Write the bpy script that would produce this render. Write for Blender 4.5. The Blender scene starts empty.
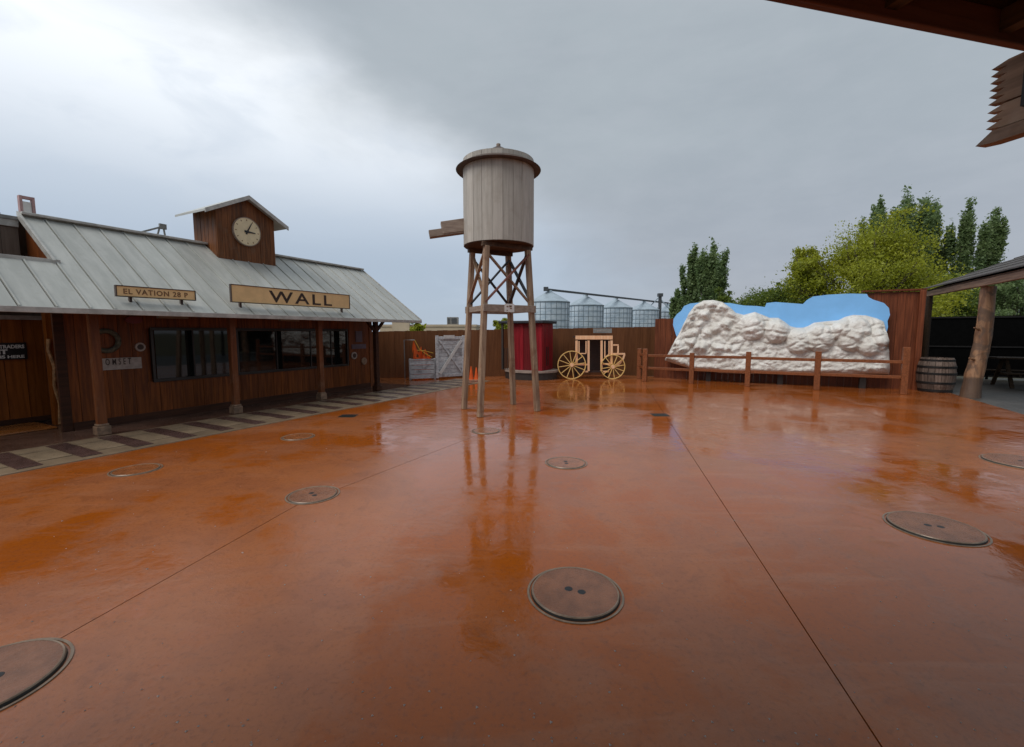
import bpy, bmesh, math, random
import numpy as np
from mathutils import Vector, Matrix, noise
R = math.radians
random.seed(7); np.random.seed(7)
sc = bpy.context.scene
col = sc.collection

# ------------------------------------------------------------------ camera
F, HZ, H = 440.0, 332.0, 1.75          # focal length in pixels, horizon row, eye height
PITCH = math.atan((373.5 - HZ) / F)
cam_d = bpy.data.cameras.new('camera'); cam = bpy.data.objects.new('camera', cam_d); col.objects.link(cam)
cam.location = (0, 0, H); cam.rotation_euler = (R(90) - PITCH, 0, 0)
cam_d.sensor_width = 36; cam_d.lens = F / 1024 * 36; cam_d.clip_start = .05; cam_d.clip_end = 3000
sc.camera = cam
sc.render.resolution_x, sc.render.resolution_y = 1024, 747

# ------------------------------------------------------------------ world: overcast sky
SUN_EL, SUN_AZ = R(52), R(-128)          # azimuth measured from +Y towards +X
w = bpy.data.worlds.new('World'); sc.world = w; w.use_nodes = True
nt = w.node_tree; nt.nodes.clear()
def N(tree, typ, **kw):
    n = tree.nodes.new(typ)
    for k, v in kw.items():
        if k in n.inputs: n.inputs[k].default_value = v
        else: setattr(n, k, v)
    return n
def L(tree, a, b): tree.links.new(a, b)
def mathn(tree, op, a, b=None, clamp=False):
    n = tree.nodes.new('ShaderNodeMath'); n.operation = op; n.use_clamp = clamp
    for i, x in enumerate((a, b)):
        if x is None: continue
        if isinstance(x, (int, float)): n.inputs[i].default_value = x
        else: tree.links.new(x, n.inputs[i])
    return n.outputs[0]
def mix(tree, f, a, b, mode='MIX'):
    n = tree.nodes.new('ShaderNodeMix'); n.data_type = 'RGBA'; n.blend_type = mode
    if isinstance(f, (int, float)): n.inputs[0].default_value = f
    else: tree.links.new(f, n.inputs[0])
    for i, x in ((6, a), (7, b)):
        if isinstance(x, (tuple, list)): n.inputs[i].default_value = (*x[:3], 1)
        else: tree.links.new(x, n.inputs[i])
    return n.outputs[2]
def ramp(tree, f, a, b):
    n = tree.nodes.new('ShaderNodeMapRange'); n.interpolation_type = 'SMOOTHSTEP'
    n.inputs[1].default_value = a; n.inputs[2].default_value = b
    tree.links.new(f, n.inputs[0]); return n.outputs[0]
sky = N(nt, 'ShaderNodeTexSky', sky_type='NISHITA', sun_disc=False, sun_elevation=SUN_EL, sun_rotation=SUN_AZ)
tc = N(nt, 'ShaderNodeTexCoord')
def vdot(tree, vec, d):
    n = tree.nodes.new('ShaderNodeVectorMath'); n.operation = 'DOT_PRODUCT'
    tree.links.new(vec, n.inputs[0]); n.inputs[1].default_value = d; return n.outputs['Value']
mp = N(nt, 'ShaderNodeMapping'); mp.inputs['Scale'].default_value = (1, 1, 2.4); L(nt, tc.outputs['Generated'], mp.inputs[0])
n1 = N(nt, 'ShaderNodeTexNoise', Scale=1.7, Detail=7, Roughness=.55, Distortion=.35); L(nt, mp.outputs[0], n1.inputs['Vector'])
n2 = N(nt, 'ShaderNodeTexNoise', Scale=4.2, Detail=6, Roughness=.55, Distortion=.6); L(nt, mp.outputs[0], n2.inputs['Vector'])
n3 = N(nt, 'ShaderNodeTexNoise', Scale=11, Detail=5, Roughness=.6); L(nt, mp.outputs[0], n3.inputs['Vector'])
# the thin, bright deck lies to the left; a heavier grey bank covers the right half of the sky
d = vdot(nt, tc.outputs['Generated'], Vector((-.562, .231, -.794)))
e = mathn(nt, 'ADD', d, mathn(nt, 'MULTIPLY', mathn(nt, 'SUBTRACT', n1.outputs[0], .5), .30))
e = mathn(nt, 'ADD', e, mathn(nt, 'MULTIPLY', mathn(nt, 'SUBTRACT', n2.outputs[0], .5), .12))
bank = ramp(nt, e, -.09, .17)
zup = vdot(nt, tc.outputs['Generated'], (0, 0, 1))
hi = ramp(nt, zup, .12, .50)
k = 10.0                                 # background strength is 0.1
lc = mix(nt, hi, (.31*k, .37*k, .45*k), (.80*k, .83*k, .86*k))
lc = mix(nt, mathn(nt, 'MULTIPLY', ramp(nt, n2.outputs[0], .42, .66), .34), lc, (.38*k, .44*k, .52*k))
dc = mix(nt, ramp(nt, zup, .02, .42), (.275*k, .293*k, .338*k), (.315*k, .352*k, .380*k))
dc = mix(nt, mathn(nt, 'MULTIPLY', ramp(nt, n1.outputs[0], .40, .66), .34), dc, (.225*k, .255*k, .29*k))
dc = mix(nt, mathn(nt, 'MULTIPLY', ramp(nt, n3.outputs[0], .35, .75), .20), dc, (.36*k, .385*k, .42*k))
cl = mix(nt, bank, dc, lc)
fin = mix(nt, .94, sky.outputs[0], cl)
bg = N(nt, 'ShaderNodeBackground', Strength=.1); L(nt, fin, bg.inputs[0])
wo = N(nt, 'ShaderNodeOutputWorld'); L(nt, bg.outputs[0], wo.inputs[0])

# ------------------------------------------------------------------ sun behind cloud
sd = bpy.data.lights.new('sun', 'SUN'); sd.energy = 1.5; sd.angle = R(35); sd.color = (1, .965, .92)
so = bpy.data.objects.new('sun', sd); col.objects.link(so); so.location = (-20, 5, 40)
dirv = Vector((math.sin(SUN_AZ)*math.cos(SUN_EL), math.cos(SUN_AZ)*math.cos(SUN_EL), math.sin(SUN_EL)))
so.rotation_euler = dirv.to_track_quat('Z', 'Y').to_euler()
sc.view_settings.view_transform = 'Standard'; sc.view_settings.look = 'None'
sc.view_settings.gamma = 1; sc.view_settings.exposure = .48; sc.view_settings.use_curve_mapping = False

# ------------------------------------------------------------------ helpers
BANG = math.atan((742 - 512) * math.cos(PITCH) / F)     # the yard's long direction against the view direction
ROT = {'w': 0.0, 'uv': R(90) - BANG}
def to_world(p, space):
    a = ROT[space]; c, s = math.cos(a), math.sin(a)
    return Vector((p[0]*c - p[1]*s, p[0]*s + p[1]*c, p[2]))
def to_uv(p):
    a = -ROT['uv']; c, s = math.cos(a), math.sin(a)
    return (p[0]*c - p[1]*s, p[0]*s + p[1]*c)
def ray(x, y):
    b = (373.5 - y) / F
    return Vector(((x - 512) / F, math.cos(PITCH) + b*math.sin(PITCH), -math.sin(PITCH) + b*math.cos(PITCH)))
def gp(x, y, z=0.0):                     # pixel -> point on the ground (or a level z)
    r = ray(x, y); t = (z - H) / r.z; return Vector((r.x*t, r.y*t, z))
def on_u(x, y, u):                       # pixel -> point on the plane u = const, in uv coordinates
    r = ray(x, y); ru, rv = to_uv(r); t = u / ru; return (u, rv*t, H + r.z*t)
def on_v(x, y, v):
    r = ray(x, y); ru, rv = to_uv(r); t = v / rv; return (ru*t, v, H + r.z*t)
def on_Y(x, y, Y):
    r = ray(x, y); t = Y / r.y; return Vector((r.x*t, Y, H + r.z*t))

ORG = {}
def tag(o, label=None, cat=None, group=None, kind=None):
    if label: o['label'] = label
    if cat: o['category'] = cat
    if group: o['group'] = group
    if kind: o['kind'] = kind
    return o
def empty(name, origin, space='uv', label=None, cat=None, group=None):
    o = bpy.data.objects.new(name, None); col.objects.link(o); o.empty_display_size = .2
    o.location = to_world(origin, space); o.rotation_euler = (0, 0, ROT[space])
    ORG[o.name] = (Vector(origin), space)
    return tag(o, label, cat, group)
class MB:
    def __init__(s): s.v = []; s.f = []
    def add(s, vs, fs):
        n = len(s.v); s.v += [Vector(p) for p in vs]; s.f += [tuple(i + n for i in q) for q in fs]; return s
    def box(s, a, b):
        x0, y0, z0 = a; x1, y1, z1 = b
        return s.add([(x0,y0,z0),(x1,y0,z0),(x1,y1,z0),(x0,y1,z0),(x0,y0,z1),(x1,y0,z1),(x1,y1,z1),(x0,y1,z1)],
                     [(0,3,2,1),(4,5,6,7),(0,1,5,4),(1,2,6,5),(2,3,7,6),(3,0,4,7)])
    def beam(s, p, q, wd, ht, up=(0,0,1), wd2=None, ht2=None):
        p, q = Vector(p), Vector(q); d = (q - p).normalized(); up = Vector(up)
        if abs(d.dot(up)) > .98: up = Vector((0,1,0))
        x = d.cross(up).normalized(); y = x.cross(d)
        wd2 = wd2 or wd; ht2 = ht2 or ht; vs = []
        for c, a, b in ((p, wd, ht), (q, wd2, ht2)):
            for i, j in ((-1,-1),(1,-1),(1,1),(-1,1)): vs.append(c + x*(i*a/2) + y*(j*b/2))
        return s.add(vs, [(0,1,2,3),(7,6,5,4),(0,4,5,1),(1,5,6,2),(2,6,7,3),(3,7,4,0)])
    def tube(s, pts, rads, n=12, cap=True, wob=0):
        pts = [Vector(p) for p in pts]; rings = []; vs = []
        for i, p in enumerate(pts):
            d = (pts[min(i+1, len(pts)-1)] - pts[max(i-1, 0)]).normalized()
            ref = Vector((1,0,0)) if abs(d.x) < .9 else Vector((0,1,0))
            x = d.cross(ref).normalized(); y = d.cross(x)
            for k in range(n):
                a = 2*math.pi*k/n; r = rads[i]*(1 + wob*(random.random()-.5))
                vs.append(p + x*(math.cos(a)*r) + y*(math.sin(a)*r))
        fs = []
        for i in range(len(pts)-1):
            for k in range(n):
                a = i*n + k; b = i*n + (k+1) % n; fs.append((a, a+n, b+n, b))
        if cap:
            fs.append(tuple(range(n))); m = (len(pts)-1)*n; fs.append(tuple(range(m+n-1, m-1, -1)))
        return s.add(vs, fs)
    def lathe(s, c, prof, n=32, a0=0, a1=2*math.pi, close=False):    # prof: (r, z)
        c = Vector(c); full = abs(a1 - a0 - 2*math.pi) < 1e-6; m = n if full else n+1; vs = []
        for k in range(m):
            a = a0 + (a1-a0)*k/n
            for r, z in prof: vs.append(c + Vector((math.cos(a)*r, math.sin(a)*r, z)))
        P = len(prof); fs = []
        for k in range(n):
            for j in range(P if close else P-1):
                a = k*P + j; b = ((k+1) % m)*P + j; j2 = (j+1) % P
                fs.append((a, b, ((k+1) % m)*P + j2, k*P + j2))
        return s.add(vs, fs)
    def prism(s, pts, off):               # planar polygon (3-D points) pushed along off
        pts = [Vector(p) for p in pts]; off = Vector(off); n = len(pts)
        return s.add(pts + [p + off for p in pts],
                     [tuple(range(n-1, -1, -1)), tuple(range(n, 2*n))] + [(i, (i+1) % n, (i+1) % n + n, i + n) for i in range(n)])
    def build(s, name, mat, parent=None, space='uv', smooth=False, bevel=0, origin=None):
        if parent is not None: o0, space = ORG[parent.name]
        elif origin is not None: o0 = Vector(origin)
        else:
            a = np.array([tuple(p) for p in s.v]); lo, hi_ = a.min(0), a.max(0)
            o0 = Vector(((lo[0]+hi_[0])/2, (lo[1]+hi_[1])/2, lo[2]))
        me = bpy.data.meshes.new(name); me.from_pydata([tuple(p - o0) for p in s.v], [], s.f)
        bm = bmesh.new(); bm.from_mesh(me); bmesh.ops.recalc_face_normals(bm, faces=bm.faces); bm.to_mesh(me); bm.free()
        me.materials.append(mat)
        if smooth: me.polygons.foreach_set('use_smooth', [True]*len(me.polygons))
        o = bpy.data.objects.new(name, me); col.objects.link(o)
        if parent is not None: o.parent = parent
        else: o.location = to_world(o0, space); o.rotation_euler = (0, 0, ROT[space])
        ORG[o.name] = (o0, space)
        if smooth and smooth != 'all':
            try: me.set_sharp_from_angle(angle=R(35))
            except Exception: pass
        if bevel:
            b = o.modifiers.new('bevel', 'BEVEL'); b.width = bevel; b.segments = 2; b.limit_method = 'ANGLE'
        return o
def text_mb(body, height, width, P, X, Z, depth, spacing=1.0, bold=0.0):
    """letters of the given cap height, squeezed into the given width; P lower left corner, X/Z unit axes"""
    cu = bpy.data.curves.new('lettering', 'FONT'); cu.body = body; cu.extrude = .5; cu.space_character = spacing; cu.offset = bold
    cu.resolution_u = 3
    o = bpy.data.objects.new('lettering', cu); col.objects.link(o)
    me = bpy.data.meshes.new_from_object(o.evaluated_get(bpy.context.evaluated_depsgraph_get()))
    vs = np.array([tuple(v.co) for v in me.vertices]); fs = [tuple(p.vertices) for p in me.polygons]
    bpy.data.objects.remove(o); bpy.data.curves.remove(cu); bpy.data.meshes.remove(me)
    lo, hi_ = vs.min(0), vs.max(0); P, X, Z = Vector(P), Vector(X), Vector(Z); Nn = X.cross(Z)
    out = [P + X*((v[0]-lo[0])/(hi_[0]-lo[0])*width) + Z*((v[1]-lo[1])/(hi_[1]-lo[1])*height) + Nn*(v[2]*depth) for v in vs]
    return MB().add(out, fs)

# ------------------------------------------------------------------ materials
def new_mat(name):
    m = bpy.data.materials.new(name); m.use_nodes = True; t = m.node_tree; t.nodes.clear()
    b = t.nodes.new('ShaderNodeBsdfPrincipled'); o = t.nodes.new('ShaderNodeOutputMaterial'); L(t, b.outputs[0], o.inputs[0])
    return m, t, b
def pos(t): return t.nodes.new('ShaderNodeNewGeometry').outputs['Position']
def ocoord(t): return t.nodes.new('ShaderNodeTexCoord').outputs['Object']
def scaled(t, vec, s, rot=(0,0,0)):
    m = t.nodes.new('ShaderNodeMapping'); m.inputs['Scale'].default_value = s; m.inputs['Rotation'].default_value = rot
    L(t, vec, m.inputs[0]); return m.outputs[0]
def noisen(t, vec, scale, detail=4, rough=.55, dist=0):
    n = N(t, 'ShaderNodeTexNoise', Scale=scale, Detail=detail, Roughness=rough, Distortion=dist); L(t, vec, n.inputs['Vector']); return n.outputs[0]
def bump(t, b, h, strength, dist=.01):
    n = N(t, 'ShaderNodeBump', Strength=strength, Distance=dist); L(t, h, n.inputs['Height']); L(t, n.outputs[0], b.inputs['Normal'])
def wood(name, a, b_, grain='z', rough=.5, vary=.35, wear=None, wearamt=.5, gs=1.0):
    m, t, b = new_mat(name); oc = ocoord(t)
    rnd = t.nodes.new('ShaderNodeObjectInfo').outputs['Random']
    off = t.nodes.new('ShaderNodeVectorMath'); off.operation = 'ADD'; L(t, oc, off.inputs[0])
    cmb = t.nodes.new('ShaderNodeCombineXYZ'); L(t, mathn(t, 'MULTIPLY', rnd, 37.0), cmb.inputs[2 if grain == 'z' else 0]); L(t, cmb.outputs[0], off.inputs[1])
    s = {'x': (.8, 14, 14), 'y': (14, .8, 14), 'z': (14, 14, .8)}[grain]
    v = scaled(t, off.outputs[0], tuple(q*gs for q in s))
    g = noisen(t, v, 1.6, 6, .62, .4)
    c = mix(t, ramp(t, g, .32, .68), a, b_)
    if wear:
        wn = noisen(t, off.outputs[0], 3.2*gs, 6, .65, .3)
        c = mix(t, mathn(t, 'MULTIPLY', ramp(t, wn, .50, .68), wearamt), c, wear)
    val = mathn(t, 'ADD', mathn(t, 'MULTIPLY', rnd, vary), 1 - vary/2)
    hsv = t.nodes.new('ShaderNodeHueSaturation'); L(t, val, hsv.inputs['Value']); L(t, c, hsv.inputs['Color'])
    L(t, hsv.outputs[0], b.inputs['Base Color'])
    L(t, mathn(t, 'ADD', mathn(t, 'MULTIPLY', g, .35), rough - .17), b.inputs['Roughness'])
    b.inputs['Specular IOR Level'].default_value = .22
    bump(t, b, g, .35, .006)
    return m
def plain(name, c, rough=.5, metal=0, var=.25, scale=6, bumps=.0, spec=.5):
    m, t, b = new_mat(name); oc = ocoord(t); n = noisen(t, oc, scale, 6, .6)
    n2_ = noisen(t, oc, scale*7, 4, .6)
    dark = tuple(x*(1-var) for x in c); lite = tuple(min(1, x*(1+var*.6)) for x in c)
    cc = mix(t, ramp(t, n, .3, .7), dark, lite)
    cc = mix(t, mathn(t, 'MULTIPLY', ramp(t, n2_, .45, .75), .3), cc, dark)
    L(t, cc, b.inputs['Base Color']); b.inputs['Metallic'].default_value = metal
    L(t, mathn(t, 'ADD', mathn(t, 'MULTIPLY', n2_, .25), max(0, rough - .12)), b.inputs['Roughness'])
    b.inputs['Specular IOR Level'].default_value = spec
    if bumps: bump(t, b, n2_, bumps, .01)
    return m
def leafmat(name, dark, lite, yell):
    m, t, b = new_mat(name)
    r = t.nodes.new('ShaderNodeNewGeometry').outputs['Random Per Island']
    n = noisen(t, ocoord(t), .55, 3, .6)
    c = mix(t, ramp(t, r, 0, 1), dark, lite); c = mix(t, mathn(t, 'MULTIPLY', ramp(t, n, .4, .65), .55), c, yell)
    L(t, c, b.inputs['Base Color']); b.inputs['Roughness'].default_value = .55
    tr = N(t, 'ShaderNodeBsdfTranslucent'); L(t, mix(t, .5, c, yell), tr.inputs[0])
    ms = N(t, 'ShaderNodeMixShader'); ms.inputs[0].default_value = .45; L(t, b.outputs[0], ms.inputs[1]); L(t, tr.outputs[0], ms.inputs[2])
    L(t, ms.outputs[0], [x for x in t.nodes if x.type == 'OUTPUT_MATERIAL'][0].inputs[0])
    return m

# wet stained concrete
def ground_mat():
    m, t, b = new_mat('wet_stained_concrete'); p = pos(t)
    big = noisen(t, scaled(t, p, (1, .8, 1), (0, 0, R(30))), .42, 5, .55, .9)
    mid = noisen(t, p, 1.3, 7, .62, .5)
    fine = noisen(t, p, 34, 6, .7)
    streak = noisen(t, scaled(t, p, (.5, 3.2, 1), (0, 0, R(35))), 1.0, 6, .6, .8)
    fin2 = noisen(t, p, 95, 4, .7)
    rag = noisen(t, p, 5.5, 7, .68, .9)
    wet = mathn(t, 'ADD', mathn(t, 'ADD', mathn(t, 'MULTIPLY', big, .58), mathn(t, 'MULTIPLY', mid, .27)), mathn(t, 'MULTIPLY', rag, .15))
    dry = ramp(t, wet, .468, .55)                       # damp, rougher slab against standing water
    pud = mix(t, ramp(t, mid, .40, .62), (.320, .076, .007), (.285, .074, .014))
    dmp_sheen = mix(t, ramp(t, mid, .40, .64), (.350, .112, .035), (.295, .096, .036))  # damp concrete tone, made paler and pinker to paint in sky sheen
    c = mix(t, dry, pud, dmp_sheen)
    c = mix(t, mathn(t, 'MULTIPLY', ramp(t, streak, .52, .68), .38), c, (.36, .145, .070))  # pale streaks: reflected sky and wear both put into the colour
    c = mix(t, mathn(t, 'MULTIPLY', ramp(t, rag, .52, .66), .30), c, (.165, .050, .020))
    c = mix(t, mathn(t, 'MULTIPLY', ramp(t, fine, .50, .66), .38), c, (.13, .042, .018))
    c = mix(t, mathn(t, 'MULTIPLY', ramp(t, fin2, .58, .72), .30), c, (.44, .20, .11))
    L(t, c, b.inputs['Base Color'])
    rg = mathn(t, 'ADD', mathn(t, 'MULTIPLY', dry, .12), .075)
    rg = mathn(t, 'ADD', rg, mathn(t, 'MULTIPLY', mathn(t, 'SUBTRACT', streak, .5), .20), True)
    rg = mathn(t, 'MAXIMUM', mathn(t, 'ADD', rg, mathn(t, 'MULTIPLY', mathn(t, 'SUBTRACT', noisen(t, p, 4.5, 6, .65, .8), .5), .16)), .045)
    L(t, rg, b.inputs['Roughness'])
    b.inputs['IOR'].default_value = 1.44
    hgt = mathn(t, 'ADD', mathn(t, 'MULTIPLY', mathn(t, 'MULTIPLY', mathn(t, 'ADD', fine, mathn(t, 'MULTIPLY', fin2, .5)), dry), .9), mathn(t, 'MULTIPLY', noisen(t, p, 7, 4, .6, .6), .9))
    bump(t, b, hgt, .10, .02)
    return m
MT = {}
MT['ground'] = ground_mat()
MT['dirt'] = plain('field_ground', (.10, .09, .045), .9, var=.4, scale=.3)
MT['joint'] = plain('joint_filler', (.045, .028, .02), .7)
MT['kerb'] = plain('pale_wet_concrete', (.235, .165, .105), .35, var=.3, scale=3, bumps=.15)
MT['tile_light'] = plain('pale_stone_tile', (.29, .21, .135), .3, var=.22, scale=5, bumps=.12)
MT['tile_dark'] = plain('mauve_stone_tile', (.095, .053, .045), .28, var=.3, scale=5, bumps=.12)
MT['porchfloor'] = plain('dark_wet_floor', (.10, .055, .04), .22, var=.4, scale=2, bumps=.1)
MT['threshold'] = plain('orange_wet_floor', (.34, .12, .03), .25, var=.3, scale=2)
MT['grey_conc'] = plain('grey_concrete', (.085, .075, .065), .4, var=.3, scale=1.2, bumps=.1)
MT['siding'] = wood('stained_siding', (.10, .026, .006), (.22, .062, .013), 'z', .42, .35)
MT['siding_ann'] = wood('orange_stained_siding', (.17, .045, .007), (.28, .082, .013), 'z', .4, .3)
MT['cup_siding'] = wood('weathered_siding', (.085, .030, .010), (.20, .075, .026), 'z', .5, .4, wear=(.13, .075, .045))
MT['post'] = wood('brown_post', (.11, .035, .013), (.19, .062, .022), 'z', .45, .2, wear=(.24, .14, .09), wearamt=.35)
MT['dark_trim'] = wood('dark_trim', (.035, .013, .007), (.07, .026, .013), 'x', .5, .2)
MT['plinth'] = plain('worn_plinth', (.26, .16, .10), .5, var=.5, scale=9, bumps=.3)
def metal_roof():
    m, t, b = new_mat('galvanised_roofing'); oc = ocoord(t)
    rnd = t.nodes.new('ShaderNodeObjectInfo').outputs['Random']
    n = noisen(t, scaled(t, oc, (5, .9, .9)), 1.3, 6, .62, .3); n_ = noisen(t, oc, 9, 6, .7)
    c = mix(t, ramp(t, n, .35, .68), (.40, .405, .375), (.49, .49, .455))
    c = mix(t, mathn(t, 'MULTIPLY', ramp(t, n_, .55, .75), .4), c, (.33, .30, .26))
    hsv = t.nodes.new('ShaderNodeHueSaturation'); L(t, mathn(t, 'ADD', mathn(t, 'MULTIPLY', rnd, .18), .91), hsv.inputs['Value']); L(t, c, hsv.inputs['Color'])
    L(t, hsv.outputs[0], b.inputs['Base Color']); b.inputs['Metallic'].default_value = .2
    L(t, mathn(t, 'ADD', mathn(t, 'MULTIPLY', n_, .25), .28), b.inputs['Roughness'])
    return m
MT['roof'] = metal_roof()
MT['roof_trim'] = plain('pale_metal_trim', (.46, .45, .42), .45, .2, var=.25)
MT['sign_tan'] = plain('tan_sign_paint', (.80, .56, .27), .5, var=.10, scale=4)
MT['sign_dark'] = plain('dark_brown_paint', (.035, .016, .010), .5)
MT['faded'] = plain('faded_brown_paint', (.20, .105, .045), .6, var=.6, scale=30)
MT['black'] = plain('black_paint', (.008, .008, .009), .4)
MT['white'] = plain('white_paint', (.72, .70, .67), .5, var=.12)
MT['offwhite'] = plain('grey_white_paint', (.36, .31, .28), .5, var=.25, scale=12)
MT['clock'] = plain('cream_clock_face', (.72, .60, .38), .4, var=.10)
MT['winframe'] = plain('dark_window_frame', (.012, .010, .009), .4)
def glassm():
    m, t, b = new_mat('dark_window_glass'); b.inputs['Base Color'].default_value = (.006, .008, .008, 1)
    b.inputs['Roughness'].default_value = .03; b.inputs['IOR'].default_value = 1.52
    bump(t, b, noisen(t, ocoord(t), 1.6, 2), .03, .02); return m
MT['glass'] = glassm()
MT['tank'] = wood('silvered_tank_staves', (.37, .34, .30), (.46, .425, .38), 'z', .6, .25, wear=(.30, .26, .215), wearamt=.35)
MT['tank_leg'] = wood('weathered_timber', (.20, .125, .080), (.38, .27, .185), 'z', .55, .2, wear=(.18, .07, .035), wearamt=.6)
MT['tank_dark'] = wood('dark_tank_timber', (.05, .03, .02), (.11, .065, .04), 'x', .6, .2)
MT['brace_dark'] = plain('dark_brace_paint', (.03, .024, .026), .5)
MT['brace_red'] = wood('reddish_brace', (.16, .06, .05), (.25, .11, .08), 'z', .55, .2)
MT['tank_roof'] = plain('brown_roofing', (.085, .058, .045), .6, var=.3, scale=5)
MT['beam_grey'] = wood('grey_beam', (.22, .165, .13), (.33, .26, .21), 'x', .6, .15)
MT['brown_fence'] = wood('brown_fence_board', (.125, .048, .019), (.175, .070, .028), 'z', .5, .22)
MT['red_fence'] = wood('redwood_fence_board', (.10, .028, .012), (.19, .055, .022), 'z', .45, .4)
MT['rail'] = wood('rail_timber', (.15, .050, .020), (.25, .085, .034), 'x', .42, .2)
MT['whitewash'] = wood('whitewashed_board', (.42, .425, .45), (.66, .66, .66), 'x', .6, .25, wear=(.16, .13, .13), wearamt=.7, gs=.9)
MT['orange'] = plain('safety_orange', (.85, .12, .012), .5, var=.15)
MT['yellow'] = plain('yellow_strap', (.75, .42, .05), .5, var=.2)
MT['pipe'] = plain('grey_pipe', (.20, .20, .20), .45, .3)
MT['red'] = wood('red_board', (.16, .008, .014), (.26, .012, .018), 'z', .45, .35, wear=(.20, .008, .012), wearamt=.5)
MT['dark_red'] = wood('dark_red_board', (.09, .008, .010), (.16, .012, .014), 'z', .45, .2)
MT['booth_roof'] = plain('dark_blue_roof', (.018, .02, .028), .5)
MT['booth_base'] = plain('dark_booth_base', (.03, .022, .018), .6)
MT['booth_deck'] = plain('grey_deck_edge', (.30, .24, .20), .55)
MT['coach'] = wood('peach_lumber', (.80, .44, .24), (.90, .58, .36), 'z', .5, .15)
MT['wheel'] = wood('yellow_wheel_paint', (.74, .46, .14), (.84, .58, .24), 'z', .5, .15)
MT['coach_dark'] = plain('dark_coach_panel', (.035, .014, .010), .6)
MT['blue'] = plain('sky_blue_paint', (.22, .52, .92), .45, var=.07, scale=1.5)
def rockm():
    m, t, b = new_mat('painted_plaster_rock'); oc = ocoord(t); n = noisen(t, oc, 2.3, 6, .6); n_ = noisen(t, oc, 16, 8, .7)
    c = mix(t, ramp(t, n, .35, .68), (.60, .57, .52), (.76, .74, .70)); c = mix(t, mathn(t, 'MULTIPLY', ramp(t, n_, .5, .72), .5), c, (.42, .37, .32))
    st_ = noisen(t, scaled(t, oc, (3, 3, .7)), 2.2, 6, .65, .4); c = mix(t, mathn(t, 'MULTIPLY', ramp(t, st_, .55, .68), .35), c, (.36, .31, .26))
    L(t, c, b.inputs['Base Color']); b.inputs['Roughness'].default_value = .6; bump(t, b, n_, .7, .04); return m
MT['rock'] = rockm()
def barkm():
    m, t, b = new_mat('peeled_log'); oc = ocoord(t)
    n = noisen(t, scaled(t, oc, (5, 5, .9)), 1.6, 7, .65, .8); n_ = noisen(t, oc, 3, 5, .6, .6)
    c = mix(t, ramp(t, n, .35, .65), (.16, .075, .035), (.34, .185, .095)); c = mix(t, mathn(t, 'MULTIPLY', ramp(t, n_, .5, .62), .75), c, (.085, .055, .038))
    sx = t.nodes.new('ShaderNodeSeparateXYZ'); L(t, oc, sx.inputs[0]); zz = mathn(t, 'ADD', sx.outputs[2], mathn(t, 'MULTIPLY', n_, .25))
    c = mix(t, mathn(t, 'MULTIPLY', mathn(t, 'SUBTRACT', 1.0, ramp(t, zz, .62, .70)), .75), c, (.045, .028, .02))
    L(t, c, b.inputs['Base Color']); b.inputs['Roughness'].default_value = .55; bump(t, b, n, .8, .03); return m
MT['log'] = barkm()
MT['trunk'] = plain('tree_bark', (.10, .08, .06), .9, var=.4, scale=5)
MT['shingle'] = plain('brown_shingle', (.075, .062, .055), .6, var=.5, scale=14, bumps=.5)
MT['fascia'] = wood('weathered_fascia', (.17, .095, .06), (.34, .215, .145), 'x', .55, .2)
MT['barrel'] = wood('barrel_stave', (.075, .052, .042), (.17, .125, .10), 'z', .5, .8)
MT['hoop'] = plain('dark_hoop', (.02, .018, .017), .5, .5)
MT['screen'] = plain('black_screen', (.003, .003, .003), .85, var=.3, spec=.05)
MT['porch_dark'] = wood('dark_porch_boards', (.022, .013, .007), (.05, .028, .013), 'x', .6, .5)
MT['porch_trim'] = wood('red_brown_trim', (.10, .035, .02), (.16, .06, .035), 'x', .5, .1)
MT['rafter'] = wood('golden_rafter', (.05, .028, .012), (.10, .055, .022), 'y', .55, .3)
MT['jagged'] = wood('weathered_plank', (.19, .12, .075), (.36, .245, .165), 'y', .6, .15, wear=(.42, .33, .26), wearamt=.5)
MT['lid'] = plain('brown_steel_lid', (.23, .088, .040), .28, .0, var=.28, scale=7, bumps=.12)
MT['lid_far'] = plain('stained_lid', (.27, .090, .030), .25, 0, var=.3, scale=7, bumps=.12)
MT['lid_side'] = plain('dark_lid_edge', (.022, .022, .018), .5)
MT['lid_ring'] = plain('pale_metal_ring', (.25, .18, .125), .35, .2, var=.3, scale=12)
def silom():
    m, t, b = new_mat('galvanised_bin'); oc = ocoord(t); n = noisen(t, scaled(t, oc, (.5, .5, 1.4)), 1.2, 4)
    L(t, mix(t, ramp(t, n, .35, .65), (.44, .54, .62), (.62, .70, .76)), b.inputs['Base Color']); b.inputs['Metallic'].default_value = .35; b.inputs['Roughness'].default_value = .3; return m
MT['silo'] = silom()
MT['silo_rib'] = plain('bin_stiffener', (.22, .27, .31), .5, .4)
MT['silo_roof'] = plain('bin_roof_metal', (.42, .50, .56), .45, .3, var=.15, scale=1)
MT['conveyor'] = plain('conveyor_steel', (.085, .09, .095), .5, .4)
MT['beige'] = plain('beige_stucco', (.52, .42, .30), .8, var=.12, scale=.5)
MT['hvac'] = plain('rooftop_unit_grey', (.25, .25, .24), .6)
MT['grey_siding'] = wood('grey_brown_siding', (.115, .085, .068), (.15, .115, .092), 'z', .6, .12)
MT['pink'] = plain('faded_pink_frame', (.42, .25, .24), .6)
MT['wreath'] = plain('grey_green_ring', (.10, .095, .065), .7, var=.5, scale=20, bumps=.4)
MT['red_sign'] = plain('dull_red_sign', (.16, .012, .016), .4)
MT['purple'] = plain('mauve_sign', (.10, .07, .10), .5)
MT['rope'] = plain('peeled_branch', (.40, .21, .09), .6, var=.5, scale=14)
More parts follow.
